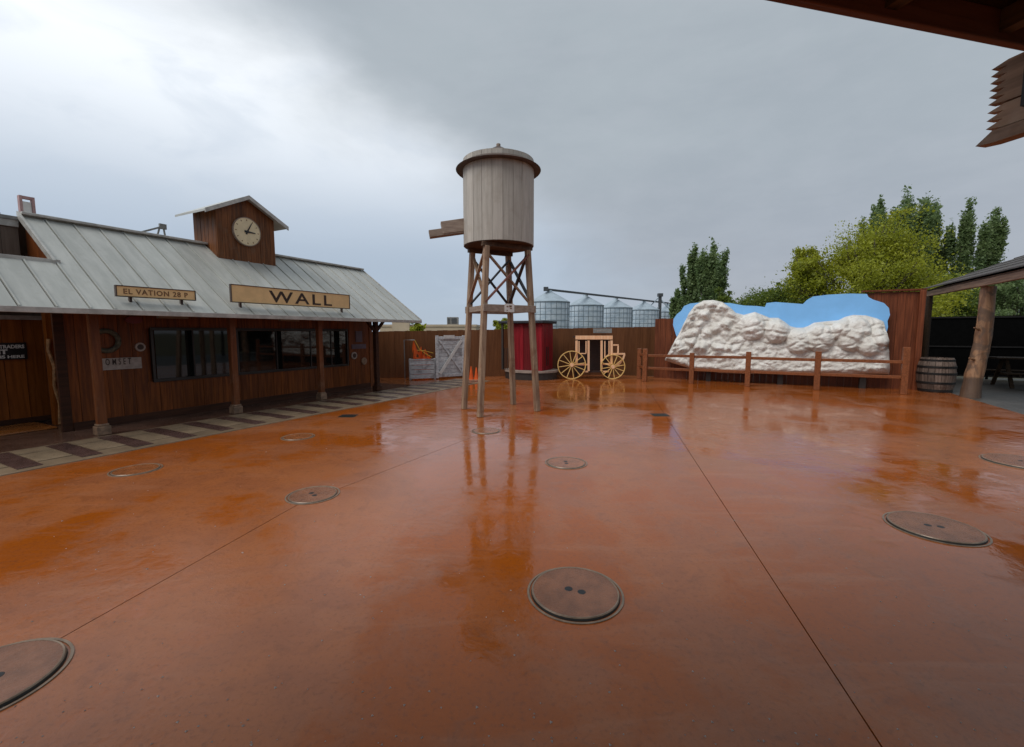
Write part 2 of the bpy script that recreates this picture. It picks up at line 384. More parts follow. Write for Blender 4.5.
MT['leaf_pop'] = leafmat('poplar_leaf', (.095, .155, .058), (.185, .275, .11), (.23, .30, .115))
MT['leaf_yel'] = leafmat('yellow_green_leaf', (.15, .185, .012), (.38, .42, .03), (.44, .44, .035))
MT['leaf_shr'] = leafmat('shrub_leaf', (.06, .11, .016), (.16, .22, .035), (.19, .24, .035))

# ------------------------------------------------------------------ the ground
def sheet(name, pts, z0, z1, mat, parent=None, space='uv', label=None):
    return MB().prism([(p[0], p[1], z0) for p in pts], (0, 0, z1 - z0)).build(name, mat, parent, space)
g0 = MB().box((-600, -400, -.30), (600, 1400, -.11)).build('ground', MT['dirt'], space='w', origin=(0, 0, -.11)); tag(g0, kind='structure')
def clip(poly, n, c):                     # keep n.p >= c
    out = []
    for i, p in enumerate(poly):
        q = poly[(i+1) % len(poly)]; a = n[0]*p[0] + n[1]*p[1] - c; b = n[0]*q[0] + n[1]*q[1] - c
        if a >= 0: out.append(p)
        if a*b < 0:
            t = a/(a-b); out.append((p[0]+(q[0]-p[0])*t, p[1]+(q[1]-p[1])*t))
    return out
yard = MB().box((-10, -7, -.105), (22, 13.5, -.09)).build('courtyard_pavement', MT['joint'], origin=(6, 3, -.105)); tag(yard, kind='structure')
G = .004
def line_uv(p, q):
    p, q = to_uv(p), to_uv(q); dx, dy = q[0]-p[0], q[1]-p[1]; l = math.hypot(dx, dy); n = (-dy/l, dx/l)
    return n, n[0]*p[0] + n[1]*p[1]
nD, cD = line_uv((1.57, 1.72), (2.92, 7.76)); nC, cC = line_uv((-2.59, 2.37), (-2.22, 4.15))
full = [(-9, -5.4), (17.9, -5.4), (17.9, 7.93), (-9, 7.93)]
s1 = clip(full, (0, 1), 6.9 + G); rest = clip(full, (0, -1), -(6.9 - G))
left = clip(rest, nD, cD + G); right = clip(rest, (-nD[0], -nD[1]), -cD + G)
cl_ = clip(left, nC, cC + G); cm = clip(left, (-nC[0], -nC[1]), -cC + G)
upper = clip(left, (0, 1), 3.93 + G); lower = clip(left, (0, -1), -(3.93 - G))
half = clip(clip(left, nC, cC + G), (0, -1), -(3.93 + G))
slabs = [s1, right, upper, half, clip(lower, (-nC[0], -nC[1]), -cC + G),
         [(11.3, 9.46), (17.9, 9.46), (17.9, 13.3), (11.3, 13.3)], [(13.66, 7.97), (17.9, 7.97), (17.9, 9.43), (13.66, 9.43)]]
for pts in slabs:
    o = MB().prism([(p[0], p[1], -.089) for p in pts], (0, 0, .089)).build('slab', MT['ground'], yard)
# border strip with alternating tiles
strip = MB().box((-3, 7.95, -.10), (13.6, 9.44, .012)).build('paved_border', MT['kerb'], origin=(5, 8.7, -.10), bevel=.01); tag(strip, kind='structure')
u = 1.93 - .615*5; i = 0
while u < 13.2:
    j = random.uniform(-.012, .012)
    MB().box((u + j, 8.07, .013), (u + .235, 9.34 + j, .020 + random.uniform(0, .003))).build('dark_tile', MT['tile_dark'], strip, bevel=.006)
    a, b2 = u + .25, u + .60
    if i % 7 == 3+5:
        pts = [((a+b2)/2 + .24*math.cos(q*math.pi/8), 8.68 + .34*math.sin(q*math.pi/8), .013) for q in range(16)]
        MB().prism(pts, (0, 0, .008)).build('light_tile', MT['tile_light'], strip, bevel=.004)
    else:
        MB().box((a, 8.33 + j, .013), (b2, 8.98 + j, .021 + random.uniform(0, .003))).build('light_tile', MT['tile_light'], strip, bevel=.006)
    MB().box((a, 9.03 + j, .013), (b2, 9.33, .019)).build('light_tile', MT['tile_light'], strip, bevel=.006)
    u += .615; i += 1
pf = MB().box((-3, 9.445, -.10), (11.29, 12.6, .0)).build('porch_floor', MT['porchfloor'], origin=(5, 10, -.10)); tag(pf, kind='structure')
th = MB().box((-3, 11.0, .001), (3.18, 12.0, .03)).build('threshold_step', MT['threshold'], origin=(1, 11.5, .001), bevel=.01); tag(th, kind='structure')
gc = MB().box((6, -16, -.10), (23.5, -5.41, -.004)).build('concrete_floor', MT['grey_conc'], origin=(14, -9, -.10)); tag(gc, kind='structure')

# ------------------------------------------------------------------ station building
st = empty('station_building', (7, 10.5, 0), 'uv', 'long brown wooden station with pale metal roof and porch posts', 'building')
VE, VR, ZE, ZR, UR, UL = 9.0, 11.47, 2.11, 3.82, 11.07, 3.10
SL = (ZR - ZE)/(VR - VE)
def roofz(v): return ZE + SL*(v - VE)
WV, WU0, WU1, WT = 10.5, 3.16, 10.38, 3.05
wins = [(4.56, 5.24, .80, 1.78), (5.27, 5.98, .80, 1.78), (6.24, 7.16, .80, 1.77), (7.19, 8.16, .80, 1.77), (8.19, 8.84, .80, 1.77), (8.87, 9.38, .80, 1.77)]
w_open = [(4.53, 6.01), (6.21, 9.41)]
MB().box((WU0, WV + .03, .0), (3.6, WV + .12, 2.6)).box((3.56, WV + .121, .0), (WU1, 13.2, 2.9)).box((3.601, WV+.03, 0), (WU1, WV+.12, 2.6)).build('wall', MT['siding'], st)
u = WU0
while u < WU1 - .02:
    u2 = min(u + .205, WU1); a, b2 = u + .003, u2 - .003
    segs = [(.05, 2.45)]
    for (x0, x1) in w_open:
        if b2 > x0 and a < x1:
            if a < x0 - .02 or b2 > x1 + .02: pass
            segs = [(.05, .76), (1.82, 2.45)]
    pr = random.uniform(0, .008)
    for z0, z1 in segs:
        MB().box((a, WV - .006 - pr, z0), (b2, WV + .029, z1)).build('plank', MT['siding'], st)
    u = u2
for (x0, x1) in w_open:
    f = MB().box((x0-.05, WV-.05, .74), (x1+.05, WV+.02, .80)).box((x0-.05, WV-.05, 1.78), (x1+.05, WV+.02, 1.84)) \
        .box((x0-.05, WV-.05, .80), (x0, WV+.02, 1.78)).box((x1, WV-.05, .80), (x1+.05, WV+.02, 1.78)).build('window_frame', MT['winframe'], st, bevel=.004)
    ww = [q for q in wins if q[0] >= x0 and q[1] <= x1]
    for q in ww:
        MB().box((q[0], WV-.012, q[2]), (q[1], WV+.004, q[3])).build('pane', MT['glass'], f)
    for q in ww[:-1]:
        MB().box((q[1], WV-.03, .80), (q[1]+.03, WV+.01, 1.78)).build('mullion', MT['winframe'], f)
# panelled door strip between the post and first window, corner boards, skirting
MB().box((WU0-.07, WV-.03, 0), (WU0+.07, WV+.03, 2.5)).build('corner_board', MT['dark_trim'], st, bevel=.006)
MB().box((WU1-.05, WV-.03, 0), (WU1+.07, WV+.05, 2.5)).build('corner_board', MT['post'], st, bevel=.006)
MB().box((WU0+.08, WV-.028, .0), (WU1-.06, WV-.007, .14)).build('skirting', MT['dark_trim'], st)
# porch posts
for uu, pr in ((3.34, 1), (5.60, 0), (7.80, 0), (9.78, 0)):
    vv = 9.66; dk = uu > 9
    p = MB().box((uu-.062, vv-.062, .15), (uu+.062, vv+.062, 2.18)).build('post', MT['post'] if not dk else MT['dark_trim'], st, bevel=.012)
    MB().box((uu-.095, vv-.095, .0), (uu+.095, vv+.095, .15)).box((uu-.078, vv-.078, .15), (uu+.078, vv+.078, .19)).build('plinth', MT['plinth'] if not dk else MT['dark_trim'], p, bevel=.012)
    for sg in ((-1, 1) if dk else ()):
        MB().beam((uu + sg*.06, vv, 1.80), (uu + sg*.42, vv, 2.16), .07, .08, up=(0,1,0)).build('bracket', MT['dark_trim'], p, bevel=.006)
MB().box((1.0, 9.58, 2.17), (UR-.15, 9.74, 2.40)).build('porch_beam', MT['dark_trim'], st, bevel=.008)
MB().prism([(0, VE+.06, ZE-.07), (0, VR, ZR-.07), (0, VR, ZR-.13), (0, VE+.06, ZE-.13)], (UR-UL-.04, 0, 0)).build('soffit', MT['dark_trim'], st) if False else None
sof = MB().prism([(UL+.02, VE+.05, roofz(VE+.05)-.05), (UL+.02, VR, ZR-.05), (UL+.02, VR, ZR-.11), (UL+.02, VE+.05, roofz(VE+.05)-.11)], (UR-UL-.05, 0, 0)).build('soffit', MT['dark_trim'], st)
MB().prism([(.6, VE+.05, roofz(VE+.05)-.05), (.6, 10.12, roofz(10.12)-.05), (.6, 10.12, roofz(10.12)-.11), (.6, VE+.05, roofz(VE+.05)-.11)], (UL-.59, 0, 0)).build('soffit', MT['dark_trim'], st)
# standing seam panels
def roof_panel(a, b2, v0, v1, back=False):
    m = MB(); z0, z1 = (roofz(v0), roofz(v1)) if not back else (ZR - SL*(v0-VR), ZR - SL*(v1-VR))
    m.prism([(a+.002, v0, z0-.045), (a+.002, v1, z1-.045), (a+.002, v1, z1), (a+.002, v0, z0)], (b2-a-.014, 0, 0))
    m.prism([(a+.002, v0, z0), (a+.002, v1, z1), (a+.002, v1, z1+.022), (a+.002, v0, z0+.022)], (.020, 0, 0))
    return m.build('roof_panel', MT['roof'], st)
u = UL + .3 - .385
us = [UL]
while us[-1] < UR - .1: us.append(min(us[-1] + (.30 if len(us) == 1 else .385), UR))
CU0, CU1, CV = 6.17, 7.61, 10.99
for a, b2 in zip(us[:-1], us[1:]):
    roof_panel(a, b2, VE, VR); roof_panel(a, b2, VR, 13.6, True)
u = UL
while u > .7: roof_panel(u-.385, u, VE, 10.12); u -= .385
MB().beam((UL, VR, ZR+.03), (UR, VR, ZR+.03), .20, .05).build('ridge_cap', MT['roof_trim'], st, bevel=.01)
MB().beam((.6, VE-.015, ZE-.04), (UR+.01, VE-.015, ZE-.04), .03, .085).build('gutter', MT['roof_trim'], st, bevel=.006)
MB().prism([(UR+.005, VE, ZE-.07), (UR+.005, VR, ZR-.07), (UR+.005, VR, ZR+.03), (UR+.005, VE, ZE+.03)], (.03, 0, 0)).build('rake_trim', MT['roof_trim'], st)
MB().prism([(UL-.04, 10.10, roofz(10.10)-.05), (UL-.04, VR, ZR-.05), (UL-.04, VR, ZR+.06), (UL-.04, 10.10, roofz(10.10)+.06)], (.038, 0, 0)).build('rake_trim', MT['roof_trim'], st)
MB().box((.6, 10.125, roofz(10.12)-.06), (UL+.06, 10.17, roofz(10.12)+.06)).build('step_trim', MT['roof_trim'], st, bevel=.005)
# gable under the raised roof edge, seen as a dark triangle
MB().prism([(UL+.05, 10.25, roofz(10.25)-.12), (UL+.05, VR, ZR-.12), (UL+.05, VR, 2.6), (UL+.05, 10.25, 2.6)], (.05, 0, 0)).build('gable_infill', MT['siding'], st)
MB().prism([(UR-.7, 10.52, roofz(10.52)-.12), (UR-.7, VR, ZR-.12), (UR-.7, 13.2, roofz(VR-1.73)-.12), (UR-.7, 13.2, 2.91), (UR-.7, 10.52, 2.91)], (.05, 0, 0)).build('gable_wall', MT['siding'], st)
# cupola
CB = 11.96
cu = MB().box((CU0+.03, CV+.03, 3.35), (CU1-.03, CB, 4.62)).prism([(CU0+.03, CV+.03, 4.62), (CU1-.03, CV+.03, 4.62), ((CU0+CU1)/2, CV+.03, 4.98)], (0, CB-CV-.03, 0)).build('cupola', MT['cup_siding'], st)
cm_u, apex = (CU0+CU1)/2, 5.05
n = 11; wd = (CU1-CU0)/n
def gz(uu): return apex - .035 - .53*abs(uu-cm_u)
for q in range(n):
    a, b2 = CU0 + q*wd + .002, CU0 + (q+1)*wd - .002; pr = random.uniform(0, .008)
    pts = [(a, CV-pr, roofz(CV)-.03), (b2, CV-pr, roofz(CV)-.03), (b2, CV-pr, gz(b2))] + ([(cm_u, CV-pr, gz(cm_u))] if a < cm_u < b2 else []) + [(a, CV-pr, gz(a))]
    MB().prism(pts, (0, .029+pr, 0)).build('plank', MT['cup_siding'], cu)
for q in range(6):
    a = CV + .03 + q*.155
    MB().box((CU0-random.uniform(0,.006), a, roofz(min(a, VR))-.02 - (.15 if a > VR else 0)), (CU0+.029, a+.142, 4.625)).build('plank', MT['cup_siding'], cu)
for sg in (-1, 1):
    p0 = (cm_u, CV-.14, apex+.02); e_ = (cm_u + sg*1.02, CV-.14, apex+.02-.54)
    MB().prism([p0, e_, (e_[0], e_[1], e_[2]-.05), (p0[0], p0[1], p0[2]-.05)], (0, CB-CV+.30, 0)).build('cupola_roof', MT['roof'], cu)
    MB().prism([(p0[0], p0[1]-.03, p0[2]+.005), (e_[0]+sg*.01, p0[1]-.03, e_[2]+.005), (e_[0]+sg*.01, p0[1]-.03, e_[2]-.09), (p0[0], p0[1]-.03, p0[2]-.09)], (0, .028, 0)).build('rake_board', MT['roof_trim'], cu)
# clock
ck = empty('clock', (6.86, CV-.03, 4.21), 'uv', 'round cream clock with black hands on the roof cupola', 'clock')
def disc(cu_, cv, cz, r, v0, v1, n=40, sx=1): return MB().prism([(cu_ + sx*r*math.cos(2*math.pi*q/n), v0, cz + r*math.sin(2*math.pi*q/n)) for q in range(n)], (0, v1-v0, 0))
disc(6.86, 0, 4.21, .33, CV-.06, CV-.008).build('face', MT['clock'], ck)
rm = MB(); nn = 40
for q in range(nn):
    a, b2 = 2*math.pi*q/nn, 2*math.pi*(q+1)/nn
    rm.prism([(6.86+r_*math.cos(t_), CV-.068, 4.21+r_*math.sin(t_)) for r_, t_ in ((.328, a), (.345, a), (.345, b2), (.328, b2))], (0, .06, 0))
rm.build('rim', MT['beam_grey'], ck)
def hand(ang, l, w_, nm):
    dx, dz = math.sin(ang), math.cos(ang); o_ = Vector((6.86, CV-.070, 4.21))
    MB().beam(o_ - Vector((dx, 0, dz))*.07, o_ + Vector((dx, 0, dz))*l, w_, .008, up=(0, 1, 0), wd2=w_*.35).build(nm, MT['black'], ck)
hand(R(28), .25, .04, 'minute_hand'); hand(R(92), .20, .055, 'hour_hand')
disc(6.86, 0, 4.21, .035, CV-.08, CV-.062, 14).build('hub', MT['black'], ck)
for q in range(12):
    a = q*math.pi/6; dx, dz = math.sin(a), math.cos(a); o_ = Vector((6.86, CV-.064, 4.21))
    MB().beam(o_ + Vector((dx,0,dz))*.26, o_ + Vector((dx,0,dz))*.295, .016, .006, up=(0,1,0)).build('hour_mark', MT['faded'], ck)
# the two name boards on the roof
def board(name, u0, u1, z0, z1, v, label, txt, tu0, tu1, tz0, tz1, mat, bold=0, sp=1.0):
    s_ = empty(name, ((u0+u1)/2, v, z0), 'uv', label, 'sign')
    MB().box((u0, v, z0), (u1, v+.035, z1)).build('board', MT['sign_tan'], s_)
    for a, b2 in (((u0-.014, v-.012, z0-.014), (u1+.014, v+.045, z0)), ((u0-.014, v-.012, z1), (u1+.014, v+.045, z1+.014)),
                  ((u0-.014, v-.012, z0), (u0, v+.045, z1)), ((u1, v-.012, z0), (u1+.014, v+.045, z1))):
        MB().box(a, b2).build('frame', MT['sign_dark'], s_)
    text_mb(txt, tz1-tz0, tu1-tu0, (tu0, v-.003, tz0), (1,0,0), (0,0,1), .006, sp, bold).build('lettering', mat, s_)
    for uu in (u0+.2, u1-.2):
        MB().box((uu-.02, v+.045, roofz(v+.05)-.02), (uu+.02, v+.09, z1-.05)).build('foot', MT['sign_dark'], s_)
NV = 9.16
def bpx(px): q_ = on_v(*px, NV); return q_[0], q_[2]
(a0_, b0_), (a1_, b1_) = bpx((232, 301.5)), bpx((349, 295.5))
board('name_board', a0_, a1_, b0_, b1_, NV, 'large tan sign with dark letters WALL on the station roof', 'WALL', a0_+(a1_-a0_)*.265, a0_+(a1_-a0_)*.815, b0_+.035, b1_-.05, MT['sign_dark'], .012, 1.25)
(a0_, b0_), (a1_, b1_) = bpx((117, 295.5)), bpx((194.5, 291.5))
board('elevation_board', a0_, a1_, b0_, b1_, NV, 'small tan sign with faded lettering EL VATION on the station roof', 'EL VATION 28 P', a0_+.09, a1_-.12, b0_+.035, b1_-.035, MT['faded'], .015, 1.15)
# things on the station wall
def wall_disc(name, px, r, mat, label, cat, inner=None, v=WV-.02):
    c = on_v(px[0], px[1], v); o_ = empty(name, (c[0], v, c[2]-r), 'uv', label, cat)
    disc(c[0], 0, c[2], r, v-.02, v+.012, 28).build('plate', mat, o_)
    if inner: disc(c[0], 0, c[2], r*.62, v-.026, v-.0195, 24).build('emblem', inner, o_)
wall_disc('round_sign', (140, 347), .085, MT['offwhite'], 'small grey round sign beside the leftmost station window', 'sign', MT['sign_dark'])
wall_disc('round_sign', (354, 355.5), .11, MT['offwhite'], 'round pale sign with dark centre right of the station windows', 'sign', MT['sign_dark'])
wall_disc('round_sign', (364, 361), .11, MT['plinth'], 'plain peach round sign lowest on the station wall end', 'sign')
wr = empty('wreath', on_v(107, 353, WV-.03), 'uv', 'grey green ring wreath on station wall behind leftmost post', 'wreath')
c = on_v(106, 341, WV-.05); m = MB(); K = 28
for q in range(K):
    for j in range(8):
        a, b2 = 2*math.pi*q/K, 2*math.pi*j/8; r_ = .185 + .045*math.cos(b2)
        m.v.append(Vector((c[0] + r_*math.cos(a), c[1] + .045*math.sin(b2), c[2] + r_*math.sin(a))))
for q in range(K):
    for j in range(8): m.f.append((q*8+j, q*8+(j+1) % 8, ((q+1) % K)*8+(j+1) % 8, ((q+1) % K)*8+j))
m.build('ring', MT['wreath'], wr, smooth='all')
c = on_v(134, 320, WV-.03); m = disc(c[0], 0, c[2], .07, WV-.035, WV-.008, 24, 2.0).build('oval_sign', MT['red_sign']); tag(m, 'dull red oval sign high on the station wall', 'sign')
a = on_v(101, 370.5, WV-.03); b2 = on_v(141, 357, WV-.03)
os_ = empty('name_plate', (a[0], a[1], a[2]), 'uv', 'grey white plate with dark letters OMSET on station wall', 'sign')
MB().box((a[0], WV-.04, a[2]), (b2[0], WV-.008, b2[2])).build('plate', MT['offwhite'], os_)
text_mb('O M S E T', (b2[2]-a[2])*.55, (b2[0]-a[0])*.62, (a[0]+.07, WV-.042, a[2]+.09), (1,0,0), (0,0,1), .006, 1.1, .008).build('lettering', MT['sign_dark'], os_)
a = on_v(352, 349, WV-.03); b2 = on_v(366, 344, WV-.03)
tag(MB().box((a[0], WV-.03, a[2]), (b2[0], WV-.007, b2[2])).build('sign_strip', MT['purple']), 'narrow mauve sign strip above the round signs on station wall', 'sign')
a = on_v(356, 342, WV-.03); b2 = on_v(362, 331, WV-.03)
tag(MB().box((a[0], WV-.03, a[2]), (b2[0], WV-.007, b2[2])).build('upright_sign', MT['purple']), 'small dark upright sign under the eave at the station wall end', 'sign')
for px, lab in (((173, 318.5), 'left'), ((289, 319), 'right')):
    c = on_v(px[0], px[1], 10.2)
    z = 2.40
    tag(MB().box((c[0]-.26, 10.15, 2.02), (c[0]+.26, 10.25, 2.07)).box((c[0]-.2, 10.18, 2.07), (c[0]-.18, 10.22, roofz(10.2)-.10)).box((c[0]+.18, 10.18, 2.07), (c[0]+.2, 10.22, roofz(10.2)-.10))
        .build('tube_light', MT['beam_grey']), 'pale tube light under the eave, %s one of two' % lab, 'light')
# ------------------------------------------------------------------ annex at the far left
an = empty('annex_building', (1.5, 12.1, 0), 'uv', 'orange brown plank annex at the left edge beside the station', 'building')
MB().box((-3, 12.12, 0), (3.42, 14.5, 2.6)).box((-3, 11.52, 2.4), (3.07, 14.5, 3.72)).build('wall', MT['grey_siding'], an)
u = 3.42
while u > .2:
    MB().box((u-.272, 12.08-random.uniform(0, .008), .12), (u-.004, 12.119, 1.98)).build('plank', MT['siding_ann'], an); u -= .276
MB().box((0, 12.05, 1.98), (3.42, 12.119, 2.06)).build('cap_strip', MT['offwhite'], an)
MB().box((0, 12.06, .03), (3.42, 12.119, .12)).build('base_board', MT['dark_trim'], an)
for q in range(14):
    MB().box((3.07-(q+1)*.22+.003, 11.495, 2.42), (3.07-q*.22-.003, 11.519, 3.62)).build('upper_board', MT['grey_siding'], an)
MB().box((-3, 11.46, 3.60), (3.07, 11.494, 3.72)).build('top_fascia', MT['roof_trim'], an)
MB().box((-3, 11.44, 3.721), (3.08, 14.5, 3.78)).build('roof', MT['hvac'], an)
pt = MB().box((3.28, 11.42, 0), (3.44, 11.58, 2.5)).build('corner_post', MT['siding_ann']); tag(pt, 'square brown post at the corner between annex and station', 'post')
br = MB().tube([(3.33, 11.37, .02), (3.35, 11.37, .4), (3.30, 11.38, .75), (3.33, 11.385, 1.1), (3.27, 11.385, 1.42), (3.29, 11.39, 1.62)], [.035, .03, .026, .03, .026, .035], 8, wob=.2).build('branch_stick', MT['rope'], smooth=True); tag(br, 'crooked peeled branch standing against the corner post', 'branch')
gpz = MB().tube([(3.52, 11.45, 0), (3.52, 11.45, 1.7)], [.05, .05], 12).build('drain_pipe', MT['pipe'], smooth=True); tag(gpz, 'grey upright pipe beside the corner post', 'pipe')
bs = empty('black_sign', (2.6, 12.05, 1.3), 'uv', 'black sign with white lettering on the annex wall', 'sign')
a = on_v(26, 359, 12.05); b2 = on_v(26, 342.5, 12.05); x1 = b2[0]; x0 = x1 - .75; z0, z1 = a[2], b2[2]
MB().box((x0, 12.045, z0), (x1, 12.075, z1)).build('board', MT['black'], bs)
hh = z1 - z0
text_mb('TRADERS', hh*.22, .32, (x1-.35, 12.043, z1-hh*.34), (1,0,0), (0,0,1), .006, 1, .03).build('lettering', MT['white'], bs)
text_mb('IT', hh*.28, .12, (x1-.37, 12.043, z0+hh*.33), (1,0,0), (0,0,1), .006, 1, .05).build('lettering', MT['white'], bs)
text_mb('IS HERE', hh*.18, .31, (x1-.35, 12.043, z0+hh*.08), (1,0,0), (0,0,1), .006, 1, .03).build('lettering', MT['white'], bs)
# rooftop bits behind the ridge
c = on_v(28, 215, 12.3)
fr = empty('rooftop_hatch', (c[0], 12.3, 3.3), 'uv', 'faded pink open frame standing behind the roof ridge', 'frame')
x, zt = c[0], on_v(28, 197, 12.3)[2]
MB().box((x-.11, 12.25, 3.1), (x-.07, 12.35, zt)).build('upright', MT['pink'], fr); MB().box((x+.06, 12.25, 3.1), (x+.10, 12.35, zt)).build('upright', MT['pink'], fr)
MB().box((x-.07, 12.26, zt-.05), (x+.06, 12.34, zt)).build('crossbar', MT['pink'], fr); MB().box((x-.065, 12.28, 3.1), (x+.055, 12.33, zt-.10)).build('panel', MT['white'], fr)
tag(MB().box((3.0, 12.4, 3.781), (3.1, 12.7, 3.98)).build('rooftop_vent', MT['hvac']), 'small dark vent box on the annex roof', 'vent')
av = empty('rooftop_bracket', (5.6, 12.4, 3.2), 'uv', 'dark metal bracket behind the ridge left of the cupola', 'bracket')
m = MB().beam((5.35, 12.4, 3.15), (5.68, 12.4, 4.28), .03, .03).beam((5.86, 12.4, 3.15), (5.74, 12.4, 4.28), .03, .03).build('strut', MT['hvac'], av)
MB().beam((5.3, 12.4, 4.05), (5.75, 12.4, 4.27), .04, .04).build('arm', MT['hvac'], av); MB().box((5.66, 12.37, 4.20), (5.80, 12.43, 4.32)).build('clamp', MT['hvac'], av)

# ------------------------------------------------------------------ water tower
wt = empty('water_tower', (-.27, 9.8, 0), 'w', 'wooden water tower with round tank, spout and four tapering legs', 'water tower')
ca, sa = math.cos(R(30)), math.sin(R(30))
def TW(x, y, z): return Vector((-.28 + x*ca + y*sa, 9.8 + x*sa - y*ca, z))     # tower axes: x to the right and back, y to the front
feet = {(-1,-1): (-.64, -.52), (1,-1): (.66, -.52), (-1,1): (-.75, .54), (1,1): (.66, .54)}
ztop = 3.50
def leg_at(k, z):
    fx, fy = feet[k]; t = z/ztop; return TW(fx*(1-.30*t), fy*(1-.20*t), z)
for k in feet:
    MB().beam(leg_at(k, 0), leg_at(k, ztop), .115, .115, up=(ca, sa, 0), wd2=.11, ht2=.11).build('leg', MT['tank_leg'], wt, bevel=.012)
for a, b2 in (((-1,1),(1,1)), ((-1,-1),(1,-1)), ((-1,-1),(-1,1)), ((1,-1),(1,1))):
    z = 2.24; p, q = leg_at(a, z), leg_at(b2, z); d_ = (q-p).normalized()
    nrm = Vector((d_.y, -d_.x, 0))
    if a[0] != b2[0]: off = nrm*(.075 if a[1] > 0 else -.075)
    else: off = nrm*0
    MB().beam(p + off - d_*(.06 if a[0] != b2[0] else -.07), q + off + d_*(.06 if a[0] != b2[0] else -.07), .05 if a[0] != b2[0] else .06, .15 if a[0] != b2[0] else .12).build('girt', MT['beam_grey'], wt, bevel=.006)
for a, b2, mm in (((-1,1),(1,1),'brace_red'), ((-1,-1),(1,-1),'brace_dark'), ((-1,-1),(-1,1),'tank_leg'), ((1,-1),(1,1),'brace_dark')):
    for s_ in (0, 1):
        lo, hi_ = (a, b2) if s_ else (b2, a)
        p, q = leg_at(lo, 2.36), leg_at(hi_, 3.40); d_ = (leg_at(b2, 2)-leg_at(a, 2)).normalized(); nrm = Vector((d_.y, -d_.x, 0))*(.03 if s_ else -.03)
        MB().beam(p + nrm, q + nrm, .035, .065, up=(d_.y, -d_.x, 0)).build('brace', MT[mm if not (mm == 'brace_red' and not s_) else 'tank_leg'], wt)
TC = Vector((-.29, 9.8, 0)); TR = .76
for k2, (a, b2) in enumerate((((-1,1),(1,1)), ((-1,-1),(1,-1)))):
    p, q = leg_at(a, 3.54), leg_at(b2, 3.54); d_ = (q-p).normalized(); MB().beam(p - d_*.10, q + d_*.10, .09, .09).build('cap_beam', MT['tank_dark'], wt)
m = MB().prism([TC + Vector((TR*.985*math.cos(q*math.pi/20), TR*.985*math.sin(q*math.pi/20), 3.585)) for q in range(40)], (0, 0, .06)).build('tank_floor', MT['tank_dark'], wt)
NS = 22
for q in range(NS):
    a0, a1 = 2*math.pi*q/NS + .004, 2*math.pi*(q+1)/NS - .004; rr = TR + random.uniform(-.004, .004)
    pts = []
    for r_, t_ in ((rr-.03, a0), (rr, a0), (rr, (a0+a1)/2), (rr, a1), (rr-.03, a1)): pts.append((TC.x + r_*math.cos(t_), TC.y + r_*math.sin(t_), 3.60))
    MB().prism(pts, (0, 0, 1.76)).build('stave', MT['tank'], wt)
MB().lathe(TC, [(.0, 5.20), (TR-.032, 5.20), (TR-.032, 3.66), (0, 3.66)], 40).build('tank_core', MT['tank_dark'], wt)
rf = MB().lathe(TC, [(0, 5.21), (TR+.135, 5.165), (TR+.15, 5.18), (.06, 5.68), (0, 5.69)], 44).build('tank_roof', MT['tank_roof'], wt, smooth=True)
MB().lathe(TC, [(0, 5.62), (.045, 5.62), (.045, 5.74), (0, 5.74)], 10).build('finial', MT['beam_grey'], rf)
# spout: stepped trough to the left
m = MB().beam((-1.02, 9.72, 4.03), (-1.50, 9.63, 3.94), .22, .26).build('spout', MT['beam_grey'], wt, bevel=.01)
MB().beam((-1.03, 9.72, 3.94), (-1.76, 9.585, 3.81), .20, .15).build('spout_trough', MT['beam_grey'], m, bevel=.01)
# small notice on the girt
p, q = leg_at((-1,1), 2.25), leg_at((1,1), 2.25); d_ = (q-p).normalized(); nrm = Vector((d_.y, -d_.x, 0)); c = p.lerp(q, .47) + nrm*.105
nb = MB().beam(c - d_*.115, c + d_*.115, .012, .17).build('notice_plate', MT['white'], space='w'); tag(nb, 'small cream notice plate on the water tower crossbeam', 'sign')
mk = MB()
for dx, dz, s_ in ((-.05, .03, .02), (.02, .035, .03), (.03, -.01, .02), (-.06, -.05, .012)):
    cc = c + d_*dx + Vector((0, 0, dz)) + nrm*.009; mk.beam(cc - d_*s_, cc + d_*s_, .005, s_*1.2)
mk.build('printed_mark', MT['faded'], nb)

